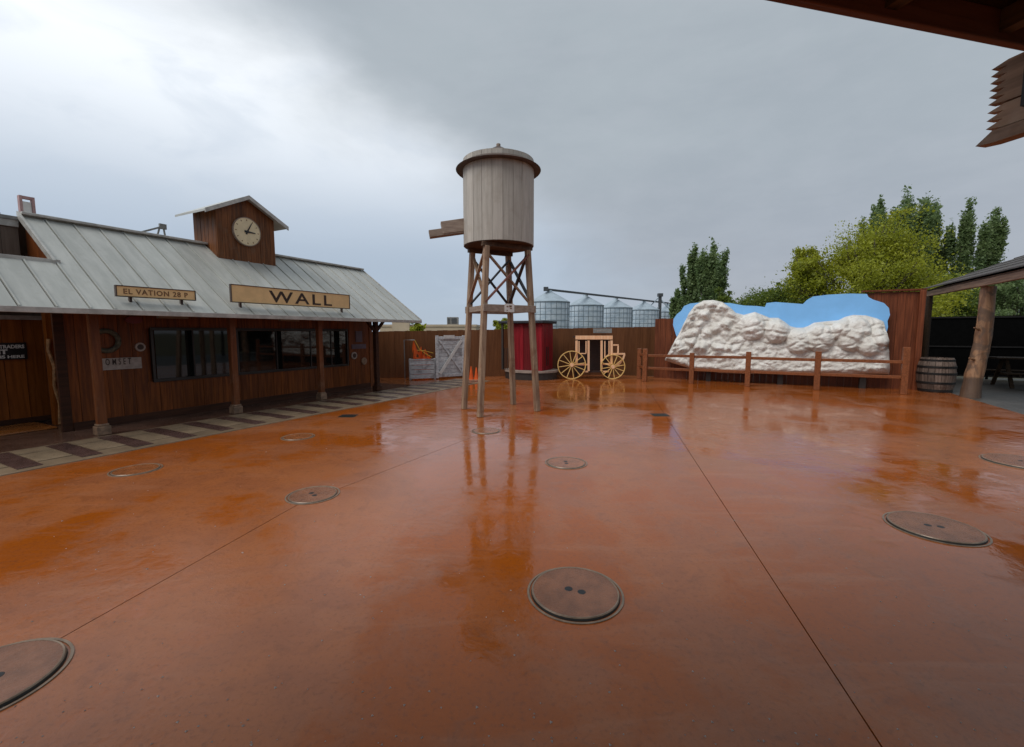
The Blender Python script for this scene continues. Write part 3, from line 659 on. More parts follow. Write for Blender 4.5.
# ------------------------------------------------------------------ ground covers
lids = [((575, 593), .30, 'round steel cover nearest the camera, in the middle foreground'), ((934, 528), .335, 'round steel cover on the right with a dark lip'),
        ((313, 495), .25, 'round steel cover left of the water tower reflection, on the joint'), ((136, 470), .25, 'round cover close to the tiled border at far left'),
        ((298, 437), .24, 'pale round cover in front of the second porch post'), ((566, 463), .26, 'reddish round cover right of the tower leg reflections'),
        ((486, 431), .24, 'small far cover just in front of the water tower legs'), ((1024, 463), .40, 'round cover cut by the right picture edge'),
        ((14, 674), .30, 'large round cover in the bottom left corner')]
for (px, r_, lab) in lids:
    c = gp(*px)
    if px[0] == 14: c = gp(-16, 683)
    o_ = empty('manhole_cover', (c.x, c.y, 0), 'w', lab, 'manhole cover', 'round steel covers set in the courtyard')
    K = 56; z = .019 if r_ >= .30 else .009; ha = random.uniform(0, 6.28)
    MB().lathe(c, [(r_+.008, 0), (r_+.022, 0), (r_+.022, .006), (r_+.008, .006)], K, close=True).build('ring', MT['lid_ring'], o_)
    ld = MB().lathe(c, [(0, z), (r_-.014, z), (r_-.008, z-.004)], K).build('lid', MT['lid'] if r_ > .27 or px[0] == 313 else MT['lid_far'], o_)
    MB().lathe(c, [(r_-.007, z-.004), (r_-.003, 0)], K).build('lid_edge', MT['lid_side'], o_)
    MB().lathe(c, [(r_-.020, z+.001), (r_-.012, z+.0035), (r_-.007, z-.003)], K).build('bright_lip', MT['lid_ring'], ld)
    for dx, dy in ([] if px[0] in (136, 298, 486) else [(.045*math.cos(ha), .045*math.sin(ha)), (-.045*math.cos(ha), -.045*math.sin(ha))]):
        MB().lathe((c.x+dx, c.y+dy, 0), [(0, z+.0015), (.026, z+.0015), (.028, z)], 12).build('lift_hole', MT['black'], ld)
for px, lab in (((348, 416), 'small dark drain grate near the tiled border'), ((660, 415), 'small dark drain grate right of the water tower')):
    c = gp(*px); o_ = empty('drain_grate', (c.x, c.y, 0), 'w', lab, 'drain')
    MB().box((c.x-.17, c.y-.15, .0), (c.x+.17, c.y+.15, .004)).build('frame', MT['lid_side'], o_)
    for q in range(6): MB().box((c.x-.15+q*.055, c.y-.13, .0045), (c.x-.125+q*.055, c.y+.13, .010)).build('bar', MT['hoop'], o_)

# ------------------------------------------------------------------ back fence of brown boards
bf = empty('board_fence', (-.5, 17.3, -.1), 'w', 'low plain brown board fence closing the back of the yard', 'fence')
P0, P1 = Vector((-9.0, 16.0, 0)), Vector((6.05, 18.4, 0)); D_ = (P1-P0); Ln = D_.length; D_.normalize(); Nn = Vector((D_.y, -D_.x, 0))
q = 0.0
while q < Ln - .05:
    a, b2 = P0 + D_*(q+.0008), P0 + D_*min(q+.1992, Ln); t = q/Ln; zt = 1.70 + .27*t + random.uniform(-.008, .008); of = Nn*random.uniform(0, .012)
    MB().prism([a+of+Vector((0,0,-.10)), b2+of+Vector((0,0,-.10)), b2+of+Vector((0,0,zt)), a+of+Vector((0,0,zt))], Nn*-.02).build('board', MT['brown_fence'], bf); q += .2
MB().prism([P0 - Nn*.0225 + Vector((0,0,-.10)), P1 - Nn*.0225 + Vector((0,0,-.10)), P1 - Nn*.0225 + Vector((0,0,1.9)), P0 - Nn*.0225 + Vector((0,0,1.62))], Nn*-.006).build('gap_block_sheet', MT['brown_fence'], bf)  # added sheet, keeps sky light from showing between the boards
for z in (.35, 1.45): MB().beam(P0 - Nn*.06 + Vector((0,0,z)), P1 - Nn*.06 + Vector((0,0,z)), .05, .09).build('back_rail', MT['brown_fence'], bf)
# small grey sign on the fence above the coach
c = on_Y(602.5, 330.5, 17.72); sg = MB().box((c.x-.37, 17.70, c.z-.10), (c.x+.37, 17.73, c.z+.08)).build('small_sign', MT['hvac'], space='w'); tag(sg, 'small grey sign with worn pale lettering on the back fence above the coach', 'sign')
m = MB()
for q in range(9):
    x = c.x - .30 + q*.067; m.box((x, 17.694, c.z-.05), (x+random.uniform(.03, .055), 17.699, c.z+.02))
m.build('worn_lettering', MT['offwhite'], sg)
# whitewashed gate and low fence
gt = empty('plank_gate', (-2.3, 16.75, 0), 'w', 'tall whitewashed plank gate with diagonal crossed braces', 'gate')
A, B_ = Vector((-2.84, 16.36, 0)), Vector((-1.84, 17.0, 0)); d_ = (B_-A); l_ = d_.length; d_.normalize(); nrm = Vector((d_.y, -d_.x, 0))
z = .06
while z < 1.52:
    MB().beam(A + Vector((0,0,z+.075)), B_ + Vector((0,0,z+.075)), .03, .145).build('board', MT['whitewash'], gt, bevel=.005); z += .152
for t in (.05, l_-.05):
    c = A + d_*t + nrm*.03; MB().beam(c + Vector((0,0,.03)), c + Vector((0,0,1.62)), .11, .03, up=tuple(nrm)).build('stile', MT['whitewash'], gt, bevel=.005)
for z in (.12, 1.53): MB().beam(A + d_*.11 + nrm*.03 + Vector((0,0,z)), B_ - d_*.11 + nrm*.03 + Vector((0,0,z)), .03, .11).build('rail', MT['whitewash'], gt, bevel=.005)
MB().beam(A + d_*.13 + nrm*.085 + Vector((0,0,.20)), B_ - d_*.13 + nrm*.033 + Vector((0,0,1.45)), .025, .11).build('brace', MT['white'], gt)
MB().beam(A + d_*.13 + nrm*.058 + Vector((0,0,1.45)), B_ - d_*.13 + nrm*.058 + Vector((0,0,.20)), .022, .06).build('brace', MT['whitewash'], gt)
c = A + d_*(l_*.45) + nrm*.05
tag(MB().beam(c - d_*.22 + Vector((0,0,1.57)), c + d_*.22 + Vector((0,0,1.57)), .012, .12).build('white_plate', MT['white'], space='w'), 'small white plate on top of the plank gate', 'sign')
lf = empty('low_fence', (-3.3, 16.2, 0), 'w', 'low whitewashed board fence beside the plank gate', 'fence')
A2, B2 = Vector((-3.72, 15.98, 0)), Vector((-2.88, 16.30, 0))
for z in (.12, .29, .46, .63): MB().beam(A2 + Vector((0,0,z)), B2 + Vector((0,0,z)), .03, .155).build('board', MT['whitewash'], lf, bevel=.005)
for c in (A2, B2): MB().beam(c + Vector((0,.05,0)), c + Vector((0,.05,.78)), .08, .06).build('post', MT['whitewash'], lf, bevel=.005)
MB().beam(A2 + Vector((0,0,.74)), B2 + Vector((0,0,.74)), .07, .045).build('top_rail', MT['whitewash'], lf)
# orange safety netting bundled over the low fence, with a pipe frame
nt_ = empty('safety_netting', (-3.35, 16.36, 0), 'w', 'crumpled orange safety netting with yellow straps behind low white fence', 'netting')
m = MB(); W_, Hh = 15, 11; base = Vector((-3.68, 16.36, 0)); ext = Vector((.62, .24, 0))
tops = [1.20, 1.44, 1.30, 1.05, .98, 1.16, 1.22, 1.02, .86, .92, 1.12, .98, .86, .90, .80]
for i in range(W_):
    for j in range(Hh):
        t, h_ = i/(W_-1), j/(Hh-1); m.v.append(base + ext*t + Vector((.03*math.sin(9*t+5*h_), .06*math.sin(14*t + 3*h_), tops[i]*h_)))
for i in range(W_-1):
    for j in range(Hh-1):
        if (i*3 + j*5) % 7 in (0,) and j > 6: continue
        m.f.append((i*Hh+j, (i+1)*Hh+j, (i+1)*Hh+j+1, i*Hh+j+1))
nob = m.build('netting', MT['orange'], nt_); so_ = nob.modifiers.new('thick', 'SOLIDIFY'); so_.thickness = .008
MB().tube([(-3.62,16.40,1.45), (-3.45,16.40,1.12), (-3.2,16.44,.92), (-3.0,16.52,.80)], [.014]*4, 6).tube([(-3.66,16.40,1.08), (-3.3,16.42,1.06), (-2.95,16.5,.96)], [.012]*3, 6).build('strap', MT['yellow'], nt_)
pfm = MB().tube([(-3.98, 16.28, -.05), (-3.98, 16.28, 1.46), (-3.60, 16.30, 1.46)], [.018]*3, 8).build('pipe_frame', MT['pipe'], space='w', smooth=True); tag(pfm, 'thin grey bent pipe at the left of the low white fence', 'pipe')
for dx, h_, lab in ((0, .50, 'left'), (.19, .46, 'right')):
    c = gp(471.2, 380) + Vector((dx, .05*dx, 0)); o_ = empty('traffic_cone', c, 'w', 'small orange traffic cone behind tower legs, %s of the pair' % lab, 'traffic cone', 'traffic cones behind the tower legs')
    MB().box((c.x-.10, c.y-.10, 0), (c.x+.10, c.y+.10, .02)).build('base', MT['orange'], o_); MB().lathe(c, [(.085, .02), (.018, h_), (0, h_)], 16).build('cone', MT['orange'], o_, smooth=True)

# ------------------------------------------------------------------ red booth
ROT['bo'] = R(-28)
def bo(p):
    a = -ROT['bo']; cc, ss = math.cos(a), math.sin(a); return (p[0]*cc - p[1]*ss, p[0]*ss + p[1]*cc)
bc = bo(on_Y(531, 376, 16.75)); bx, by = bc
bt = empty('red_booth', (bx, by, 0), 'bo', 'small red plank booth with dark flat roof and round deck', 'booth')
hw, hd = .68, .50
ROT['bo'] = ROT['bo']
m = MB().prism([(bx + 1.02*math.cos(q*math.pi/12), by + .86*math.sin(q*math.pi/12), 0) for q in range(24)], (0, 0, .26)).build('base', MT['booth_base'], bt)
MB().prism([(bx + 1.06*math.cos(q*math.pi/12), by + .90*math.sin(q*math.pi/12), .262) for q in range(24)], (0, 0, .07)).build('deck', MT['booth_deck'], bt)
bw = MB().box((bx-hw+.02, by-hd+.02, .335), (bx+hw-.02, by+hd-.02, 2.06)).build('wall', MT['red'], bt)
for q in range(9):
    w_ = 2*hw/9; a = bx - hw + q*w_
    if q in (4, 5): continue
    MB().box((a+.003, by-hd-random.uniform(0, .01), .335), (a+w_-.003, by-hd+.019, 2.06)).build('plank', MT['red'], bw)
for q in range(6):
    w_ = 2*hd/6; a = by - hd + q*w_
    MB().box((bx+hw-.019, a+.003, .335), (bx+hw+random.uniform(0, .01), a+w_-.003, 2.06)).build('plank', MT['red'], bw)
    MB().box((bx-hw-random.uniform(0, .01), a+.003, .335), (bx-hw+.019, a+w_-.003, 2.06)).build('plank', MT['red'], bw)
a = bx - hw + 4*2*hw/9
MB().box((a+.01, by-hd+.005, .34), (a+4*hw/9-.01, by-hd+.018, 1.95)).build('door', MT['dark_red'], bt)
MB().lathe((a+4*hw/9+.10, by-hd-.03, 0), [(0, 1.66), (.04, 1.66), (.05, 1.80), (.02, 1.86), (0, 1.86)], 10).build('lantern', MT['pipe'], bt)
MB().prism([(bx-hw-.38, by-hd-.16, 2.065), (bx+hw+.10, by-hd-.16, 2.065), (bx+hw+.10, by+hd+.16, 2.065), (bx-hw-.38, by+hd+.16, 2.065)], (0, 0, .10)).build('roof', MT['booth_roof'], bt, bevel=.02)
MB().box((bx-hw-.28, by-hd-.10, .333), (bx-hw-.21, by-hd-.03, 2.064)).build('post', MT['booth_base'], bt)
for q in range(4): MB().box((bx-hw-.27+q*.075, by-hd-.06, .333), (bx-hw-.25+q*.075, by-hd-.04, 1.15)).build('railing_bar', MT['booth_base'], bt)
for q in (0, 1): MB().box((bx+hw+.012, by-.15+q*.16, .5), (bx+hw+.03, by-.12+q*.16, 1.2)).build('grab_bar', MT['booth_base'], bt)

# ------------------------------------------------------------------ stagecoach cut-out
co = empty('stagecoach_frame', (3.0, 16.4, 0), 'w', 'peach coloured wooden stagecoach frame with two spoked wheels against back fence', 'stagecoach')
CY = 16.4
def cp(x, y, dy=0): p = on_Y(x, y, CY); return Vector((p.x, CY + dy, p.z))
def bar(p, q, w_=.07, nm='frame_bar', mat='coach', dy=0, t_=.05): return MB().beam(cp(*p, dy), cp(*q, dy), t_, w_, up=(1, .001, .3) if abs(p[0]-q[0]) < 2 else (0, 0, 1)).build(nm, MT[mat], co)
for dy in (0,):
    bar((575.5, 337.5), (612.5, 337.5), .14, 'roof_bar', dy=dy)
    for x in (576.5, 588.5, 601.5, 611.5): bar((x, 340.5), (x, 364 if x in (576.5, 611.5) else 371), .085 if x in (576.5, 611.5) else .075, 'upright', dy=dy)
    bar((572, 364.5), (588, 364.5), .06, dy=dy); bar((603, 364), (611, 364), .06, dy=dy)
    bar((583, 371.5), (588, 371.5), .06, dy=dy); bar((603, 371.5), (609, 371.5), .06, dy=dy)
    bar((613, 353.8), (625, 353.8), .06, dy=dy); bar((613, 345), (618.5, 345), .05, dy=dy); bar((618, 345.8), (618, 353), .05, dy=dy)
    pts = [(624.5, 354.5), (623, 359), (619.5, 363.5), (613, 368)]
    for a, b2 in zip(pts[:-1], pts[1:]): bar(a, b2, .06, 'curved_footboard', dy=dy)
for x0, x1, yb in ((579, 586, 353.5), (604.8, 609, 357.5)):
    MB().beam(cp(x0, 341), cp(x0, yb), .04, .035, up=(1,0,.1)).beam(cp(x1, 341), cp(x1, yb-3 if x0 > 600 else yb), .04, .035, up=(1,0,.1)).beam(cp(x0, yb), cp(x1, yb-3 if x0 > 600 else yb), .04, .035).build('window_trim', MT['coach'], co)
p0, p1 = cp(577, 340, .3), cp(611, 371.5, .3)
MB().box((p0.x, CY+.575, p1.z), (p1.x, CY+.60, p0.z)).build('back_panel', MT['coach_dark'], co)
MB().box((p0.x, CY+.03, p1.z-.04), (p1.x, CY+.52, p1.z)).build('floor', MT['coach_dark'], co)
MB().box((cp(575, 336).x, CY+.03, cp(575,337).z-.02), (cp(613,336).x, CY+.52, cp(575,337).z+.03)).build('roof_panel', MT['coach_dark'], co)
def wheel(px, r_, dy):
    c = cp(px, 365); c.z = r_; c.y = CY + dy
    m = MB(); K = 28
    for q in range(K):
        a, b2 = 2*math.pi*q/K, 2*math.pi*(q+1)/K
        m.prism([(c.x+rr*math.cos(t_), c.y-.02, c.z+rr*math.sin(t_)) for rr, t_ in ((r_-.028, a), (r_, a), (r_, b2), (r_-.028, b2))], (0, .045, 0))
    wo_ = m.build('wheel', MT['wheel'], co)
    for q in range(12):
        a = 2*math.pi*(q+.3)/12; d2 = Vector((math.cos(a), 0, math.sin(a))); MB().beam(c + d2*.05, c + d2*(r_-.04), .024, .026, up=(0,1,0)).build('spoke', MT['wheel'], wo_)
    MB().prism([(c.x+.07*math.cos(t_*math.pi/6), c.y-.05, c.z+.07*math.sin(t_*math.pi/6)) for t_ in range(12)], (0, .10, 0)).build('hub', MT['coach'], wo_)
wheel(571.5, .53, -.06); wheel(612.5, .46, -.06)
for x in (p0.x+.06, p1.x-.06): MB().box((x-.05, CY+.50, 0), (x+.05, CY+.57, p1.z)).build('back_leg', MT['coach_dark'], co)

# ------------------------------------------------------------------ rock relief, sky board, red fence
RU = 17.0
rfz = empty('redwood_fence', (17.6, -1, -.1), 'uv', 'tall reddish vertical plank fence behind the white rock relief', 'fence')
v = 2.95; k_ = 0
while v > -4.65:
    zt = 2.25 if v > -3.3 else 2.97
    MB().box((17.50-random.uniform(0, .02), v-.195, -.10), (17.53, v-.003, zt + random.uniform(-.01, .01))).build('plank', MT['red_fence'], rfz); v -= .198
for z in (.4, 1.9): MB().box((17.531, -4.76, z), (17.58, 2.9, z+.09)).build('back_rail', MT['red_fence'], rfz)
MB().box((17.40, -4.82, 2.99), (17.66, -3.3, 3.04)).build('cap_board', MT['red_fence'], rfz)
MB().box((17.36, -4.80, -.10), (17.478, -4.66, 2.985)).build('post', MT['red_fence'], rfz, bevel=.01)
MB().box((17.36, -4.2, 2.80), (17.478, -3.4, 2.90)).build('upper_rail', MT['red_fence'], rfz) if False else None
for q in range(7):                        # the fence turns back along the shelter
    MB().box((17.60+q*.2, -4.80, -.10), (17.79+q*.2, -4.77, 2.97)).build('plank', MT['red_fence'], rfz)
# blue board
bl_px = [(673,325),(673.5,319),(677,314),(681,311),(684,306),(690,303.5),(700,302.5),(730,303),(744,305.5),(757,306),(765,307),(766.5,303),(776,302),(803,304),(807,300),(813,296.5),(829,294.6),(850,293.5),(867,294),(868.5,297),(873,299.5),(884,303),(889,308),(890,315),(887.5,321),(888,327),(886.5,333),(884,345),(884,366),(690,366),(676,335)]
pts = [on_u(x, y, 17.30) for x, y in bl_px]
bl = MB().prism(pts, (.04, 0, 0)).build('sky_board', MT['blue']); tag(bl, 'cloud edged board painted sky blue behind the white rock relief', 'painted board')
for vv in (1.2, -1.0, -3.0): MB().box((17.342, vv-.04, .5), (17.478, vv+.04, 1.9)).build('batten', MT['red_fence'], bl)
# rock relief: generic boulders and ledges in pale plaster
top_px = [(664,359.5),(672,345),(681,328),(688,313),(694,305),(703,300),(713,299.5),(722,301.5),(730,307),(736,312.5),(744,314.5),(755,311.5),(763,314.5),(770,317.5),(779,317.5),(786,322),(791,326),(797,327.5),(804,327.5),(809,326),(815,322.5),(827,321),(840,320),(847,316.5),(855,314.5),(868,315),(879,318),(885.5,321),(888,335),(889.5,350),(891,362),(892,372)]
bot_px = [(664,361),(680,366),(693,370),(720,373.5),(748,374.5),(770,373.5),(795,375.5),(820,374.5),(850,376),(870,374.5),(892,375)]
tp = [on_u(x, y, RU) for x, y in top_px]; bp = [on_u(x, y, RU) for x, y in bot_px]
def interp(tab, v_):
    vs = [-q[1] for q in tab]; zs = [q[2] for q in tab]; return float(np.interp(-v_, vs, zs))
vL, vR = tp[0][1], tp[-1][1]; NX, NZ = 260, 90
dom = [on_u(x, y, RU)[1:] + (r_,) for x, y, r_ in ((752, 327, .40), (777, 331, .36), (798, 341, .36), (819, 338, .40), (850, 338, .36), (868, 345, .30), (857, 330, .34), (878, 340, .28), (842,330,.3))]
def vor(p, s):
    d_, _ = noise.voronoi(Vector(p)*s, distance_metric='DISTANCE', exponent=2.5); return d_
m = MB()
for i in range(NX+1):
    s_ = i/NX; vv = vL + (vR-vL)*s_; zt, zb = interp(tp, vv), interp(bp, vv)
    for j in range(NZ+1):
        t = j/NZ; z = zb + (zt-zb)*t
        dz = min(zt - z, z - zb, ); dx = min(s_, 1-s_)*7
        e_ = min(1, dz/.22)*min(1, dx/.35); rim = math.sqrt(max(0, 1-(1-e_)**2))
        p = (vv, z, 0)
        slope = .52 - .34*min(1, max(0, (z-.3)/2.0))                 # leans back towards the top
        leftness = max(0, min(1, (vv - (-.2))/1.0))
        d1 = vor((vv + .15*noise.noise(Vector((vv*3, z*3, 1))), z, 0), 3.3)
        lump = max(0, .75 - d1[0])*.42*leftness*max(0, min(1, (z-.7)/.5))
        h_ = slope + lump
        for (dv, dz_, rr) in dom:
            q2 = ((vv-dv)/rr)**2 + ((z-dz_)/(rr*1.15))**2
            if q2 < 1: h_ = max(h_, slope + .30*math.sqrt(1-q2)*1.0 - .02)
        d2 = vor((vv, z*1.4, 3), 2.2); crack = min(.06, (d2[1]-d2[0])*.22)*(.35 + .65*max(0, min(1, (z-.6)/.6)))
        ledge = .045*noise.noise(Vector((vv*2.4, z*6.5, 2))) + .03*noise.noise(Vector((vv*7, z*9, 4))) + .018*noise.noise(Vector((vv*17, z*17, 8)))
        h_ += crack + ledge
        m.v.append(Vector((17.28 - .02 - max(.0, h_)*rim, vv, z)))
for i in range(NX):
    for j in range(NZ):
        a = i*(NZ+1)+j; m.f.append((a, a+NZ+1, a+NZ+2, a+1))
nb_ = len(m.v); rimidx = [i*(NZ+1) for i in range(NX+1)] + [NX*(NZ+1)+j for j in range(1, NZ+1)] + [i*(NZ+1)+NZ for i in range(NX-1, -1, -1)] + [j for j in range(NZ-1, 0, -1)]
for r_ in rimidx: p = m.v[r_]; m.v.append(Vector((17.295, p.y, p.z)))
K = len(rimidx)
for q in range(K): m.f.append((rimidx[q], rimidx[(q+1) % K], nb_ + (q+1) % K, nb_ + q))
m.f.append(tuple(range(nb_, nb_+K)))
rk = m.build('rock_relief', MT['rock'], smooth='all'); tag(rk, 'long white plaster rock relief with rounded boulders behind rail fence', 'rock relief')
for vv in (1.0, -1.2, -3.4): MB().box((17.1, vv-.08, -.001), (17.25, vv+.08, .5)).build('support_block', MT['booth_base'], rk)
# rail fence in front
rl = empty('rail_fence', (16, 0, 0), 'uv', 'brown post and rail fence in front of the white rock relief', 'fence')
pv = [(16.0, 3.0, 1.16), (16.0, 1.46, 1.05), (16.0, -.22, 1.12), (16.0, -2.07, 1.17), (16.0, -4.10, 1.33), (16.75, 3.35, 1.14)]
for (uu, vv, zt) in pv: MB().box((uu-.075, vv-.075, 0), (uu+.075, vv+.075, zt)).build('post', MT['rail'], rl, bevel=.012)
for (a, b2) in ((0, 1), (1, 2), (2, 3), (3, 4), (5, 0)):
    A, B_ = Vector(pv[a]), Vector(pv[b2]); d_ = Vector((B_.x-A.x, B_.y-A.y, 0)).normalized()
    for z in (.48, .92): MB().beam(Vector((A.x, A.y, z)) + d_*.07, Vector((B_.x, B_.y, z+random.uniform(-.02, .02))) - d_*.07, .05, .09).build('rail', MT['rail'], rl, bevel=.01)
MB().box((15.93, 2.62, 0), (16.05, 2.78, 1.20)).build('post', MT['rail'], rl, bevel=.01) if False else None

# ------------------------------------------------------------------ shelter on the right
sh = empty('shelter_roof', (15, -6, 0), 'uv', 'brown shingled shelter roof on the right carried by a log post', 'shelter')
FV = -5.45
MB().box((11.2, FV-.10, 2.93), (20.0, FV, 3.15)).build('fascia_log', MT['fascia'], sh, bevel=.02)
for q in range(16):                        # shingle courses up the slope
    a, b2 = FV + .10 - q*.55, FV + .10 - (q+1)*.55 - .06; z = 3.17 + q*.55*.40
    MB().prism([(11.2, a, z), (11.2, b2, z+.61*.40-.02), (11.2, b2, z+.61*.40+.01), (11.2, a, z+.035)], (8.8, 0, 0)).build('shingle_course', MT['shingle'], sh)
MB().prism([(11.3, FV, 3.13), (11.3, FV-8.8, 3.13+8.8*.40), (11.3, FV-8.8, 3.10+8.8*.40), (11.3, FV, 3.10)], (8.6, 0, 0)).build('ceiling', MT['porch_dark'], sh)  # roof carried deep out of view to shade the floor and screens
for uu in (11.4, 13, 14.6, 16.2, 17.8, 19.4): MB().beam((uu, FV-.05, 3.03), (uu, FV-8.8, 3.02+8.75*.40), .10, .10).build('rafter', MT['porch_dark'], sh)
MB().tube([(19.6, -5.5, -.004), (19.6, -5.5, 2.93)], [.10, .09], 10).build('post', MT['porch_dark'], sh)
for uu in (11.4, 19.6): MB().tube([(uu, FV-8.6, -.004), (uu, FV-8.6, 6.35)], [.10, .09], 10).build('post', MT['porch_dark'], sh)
MB().tube([(11.35, FV-.05, -.004), (11.35, FV-.05, 2.93)], [.12, .10], 10).build('post', MT['log'], sh)
lp = []
b0, b1 = Vector((16.12, -5.56, -.02)), Vector((16.22, -5.74, 2.94))
for q in range(15): t = q/14; lp.append(b0.lerp(b1, t) + Vector((.02*math.sin(5*t), .03*math.sin(7*t+1), 0)))
lo_ = MB().tube(lp, [.215, .20, .19, .185, .18, .175, .17, .17, .165, .165, .16, .155, .155, .15, .15], 18, wob=.10).build('log_post', MT['log'], sh, smooth=True)
for (t, s_) in ((.62, 1), (.35, -1)):
    p = b0.lerp(b1, t); MB().tube([p + Vector((-.12, .12, 0)), p + Vector((-.24, .26, .05))], [.035, .015], 7).build('branch_stub', MT['log'], lo_)
# barrel
bp_ = on_u(938, 391, 17.0); bvx, bvy = 17.2, -5.12
ba = empty('barrel', (bvx, bvy, 0), 'uv', 'old wooden barrel with dark hoops beside the log post', 'barrel')
prof = [(.36, 0), (.415, .2), (.44, .50), (.415, .80), (.36, 1.0)]
for q in range(18):
    a0, a1 = 2*math.pi*q/18 + .012, 2*math.pi*(q+1)/18 - .012; m = MB()
    vs = []
    for r_, z in prof:
        for rr, t_ in ((r_, a0), (r_, a1), (r_-.03, a1), (r_-.03, a0)): vs.append((bvx+rr*math.cos(t_), bvy+rr*math.sin(t_), z))
    fs = [(0,1,2,3), (16,19,18,17)]
    for j in range(4):
        for e_ in range(4): fs.append((j*4+e_, j*4+(e_+1) % 4, j*4+4+(e_+1) % 4, j*4+4+e_))
    m.add(vs, fs).build('stave', MT['barrel'], ba)
for z, r_ in ((.06, .382), (.28, .428), (.55, .443), (.74, .428), (.93, .382)): MB().lathe((bvx, bvy, z), [(r_-.02, -.03), (r_+.004, -.03), (r_+.004, .03), (r_-.02, .03)], 36, close=True).build('hoop', MT['hoop'], ba)
MB().lathe((bvx, bvy, 0), [(0, .93), (.34, .93), (.34, .96), (0, .96)], 24).build('head', MT['barrel'], ba)
# black screen fence at the back of the shelter floor
sf = empty('screen_fence', (22.7, -10, 0), 'uv', 'black screened fence behind the shelter on the right', 'fence')
for q in range(7):
    a = -4.4 - q*1.9; MB().box((22.7, a-1.86, .07), (22.72, a, 2.34)).build('screen_panel', MT['screen'], sf); MB().box((22.64, a-1.90, -.004), (22.70, a-1.84, 2.36)).build('post', MT['screen'], sf)
for z in (.10, 1.2, 2.30): MB().box((22.66, -17.6, z-.025), (22.698, -4.43, z+.025)).build('rail', MT['hoop'], sf)
MB().box((22.64, -4.42, -.004), (22.70, -4.36, 2.36)).build('post', MT['screen'], sf)
for uu in (19.0, 20.9): MB().box((uu, -4.99, .02), (uu+1.86, -4.97, 2.34)).build('screen_panel', MT['screen'], sf)
# picnic table in the shade
pc = on_u(1018, 391, 20.0); tu, tv = 19.9, -8.15
tb = empty('picnic_table', (tu, tv, 0), 'uv', 'dark picnic table in the shade at the right edge', 'table')
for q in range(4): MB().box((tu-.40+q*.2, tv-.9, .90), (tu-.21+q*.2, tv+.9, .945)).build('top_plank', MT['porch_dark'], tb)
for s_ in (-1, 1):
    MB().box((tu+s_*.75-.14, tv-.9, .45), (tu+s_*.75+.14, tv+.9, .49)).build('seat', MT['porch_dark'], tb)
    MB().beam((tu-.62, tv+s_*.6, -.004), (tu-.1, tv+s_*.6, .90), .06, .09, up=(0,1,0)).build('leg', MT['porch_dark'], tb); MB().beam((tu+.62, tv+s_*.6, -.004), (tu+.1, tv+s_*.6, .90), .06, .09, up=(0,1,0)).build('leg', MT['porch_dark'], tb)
    MB().box((tu-.85, tv+s_*.6-.085, .36), (tu+.85, tv+s_*.6-.035, .45)).build('seat_beam', MT['porch_dark'], tb)

# ------------------------------------------------------------------ porch roof over the camera
E0, E1 = gp(760, 0, 3.0), gp(1024, 52, 3.0); ed = (E1 - E0).normalized(); ROT['np'] = math.atan2(ed.y, ed.x)
def np_(p):
    a = -ROT['np']; cc, ss = math.cos(a), math.sin(a); return (p[0]*cc - p[1]*ss, p[0]*ss + p[1]*cc)
ex, ey = np_(E0); ex1, _ = np_(E1)
pr_ = empty('porch_roof', (ex+1, ey-2, 0), 'np', 'dark board porch roof overhanging the top right corner', 'porch')
x0, x1 = ex - 6.0, ex1 + 3.0; dep = 4.0  # left run lengthened out of view to shade the near ground
MB().box((x0, ey-.035, 3.0), (x1, ey, 3.16)).build('eave_trim', MT['porch_trim'], pr_, bevel=.005)
q = x0
yy = ey - .04; k_ = 0
while yy > ey - dep:
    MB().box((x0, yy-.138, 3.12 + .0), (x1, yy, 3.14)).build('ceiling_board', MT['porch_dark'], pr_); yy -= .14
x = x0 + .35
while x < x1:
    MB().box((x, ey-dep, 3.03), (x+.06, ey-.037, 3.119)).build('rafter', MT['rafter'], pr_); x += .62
MB().box((x0-.05, ey-dep, 3.18), (x1+.05, ey+.03, 3.26)).build('roof_deck', MT['shingle'], pr_)
for x in (x0+.1, x1-.1):
    for y in (ey-dep+.15, ey-1.9 if x > ex else ey-.9): MB().box((x-.08, y-.08, 0), (x+.08, y+.08, 3.02)).build('post', MT['porch_trim'], pr_)
for y in (ey-dep+.15,): MB().box((x0, y-.06, 2.86), (x1, y+.06, 3.028)).build('beam', MT['porch_dark'], pr_)
# plank with a saw-tooth cut end hanging under that eave
tip = on_Y(991, 73, 2.0); tx, ty = np_(tip)
jg = empty('jagged_plank_sign', (tx, ty-.5, 2.5), 'np', 'weathered plank board with saw-tooth cut end under the porch eave', 'sign board')
def teeth(z_top, z_bot, n_, back, skew):
    pts = []; hgt = (z_top - z_bot)/n_
    for q in range(n_):
        zt = z_top - q*hgt
        pts.append((tx, ty - skew - .0, zt - hgt*.0 - .004)) if q == 0 else None
        pts.append((tx, ty + .0, zt - hgt*.62)); pts.append((tx, ty - skew, zt - hgt*.95))
    return pts
zt0 = tip.z + .03; zs = [zt0, zt0 - .175, zt0 - .275]
def plank(z_top, z_bot, n_, nm):
    pts = teeth(z_top, z_bot, n_, 1.4, .055); poly = [(tx, ty-1.6, z_top)] + pts + [(tx, ty-1.6, pts[-1][2])]
    return MB().prism(poly, (.045, 0, 0)).build(nm, MT['jagged'], jg)
plank(zs[0], zs[1]+.002, 6, 'plank'); plank(zs[1], zs[2], 3, 'plank')
MB().prism([(tx-.01, ty-1.6, zs[2]-.004), (tx-.01, ty-.03, zs[2]-.004), (tx-.01, ty+.025, zs[2]-.048), (tx-.01, ty-.03, zs[2]-.055), (tx-.01, ty-1.6, zs[2]-.055)], (.06, 0, 0)).build('lower_plank', MT['jagged'], jg)
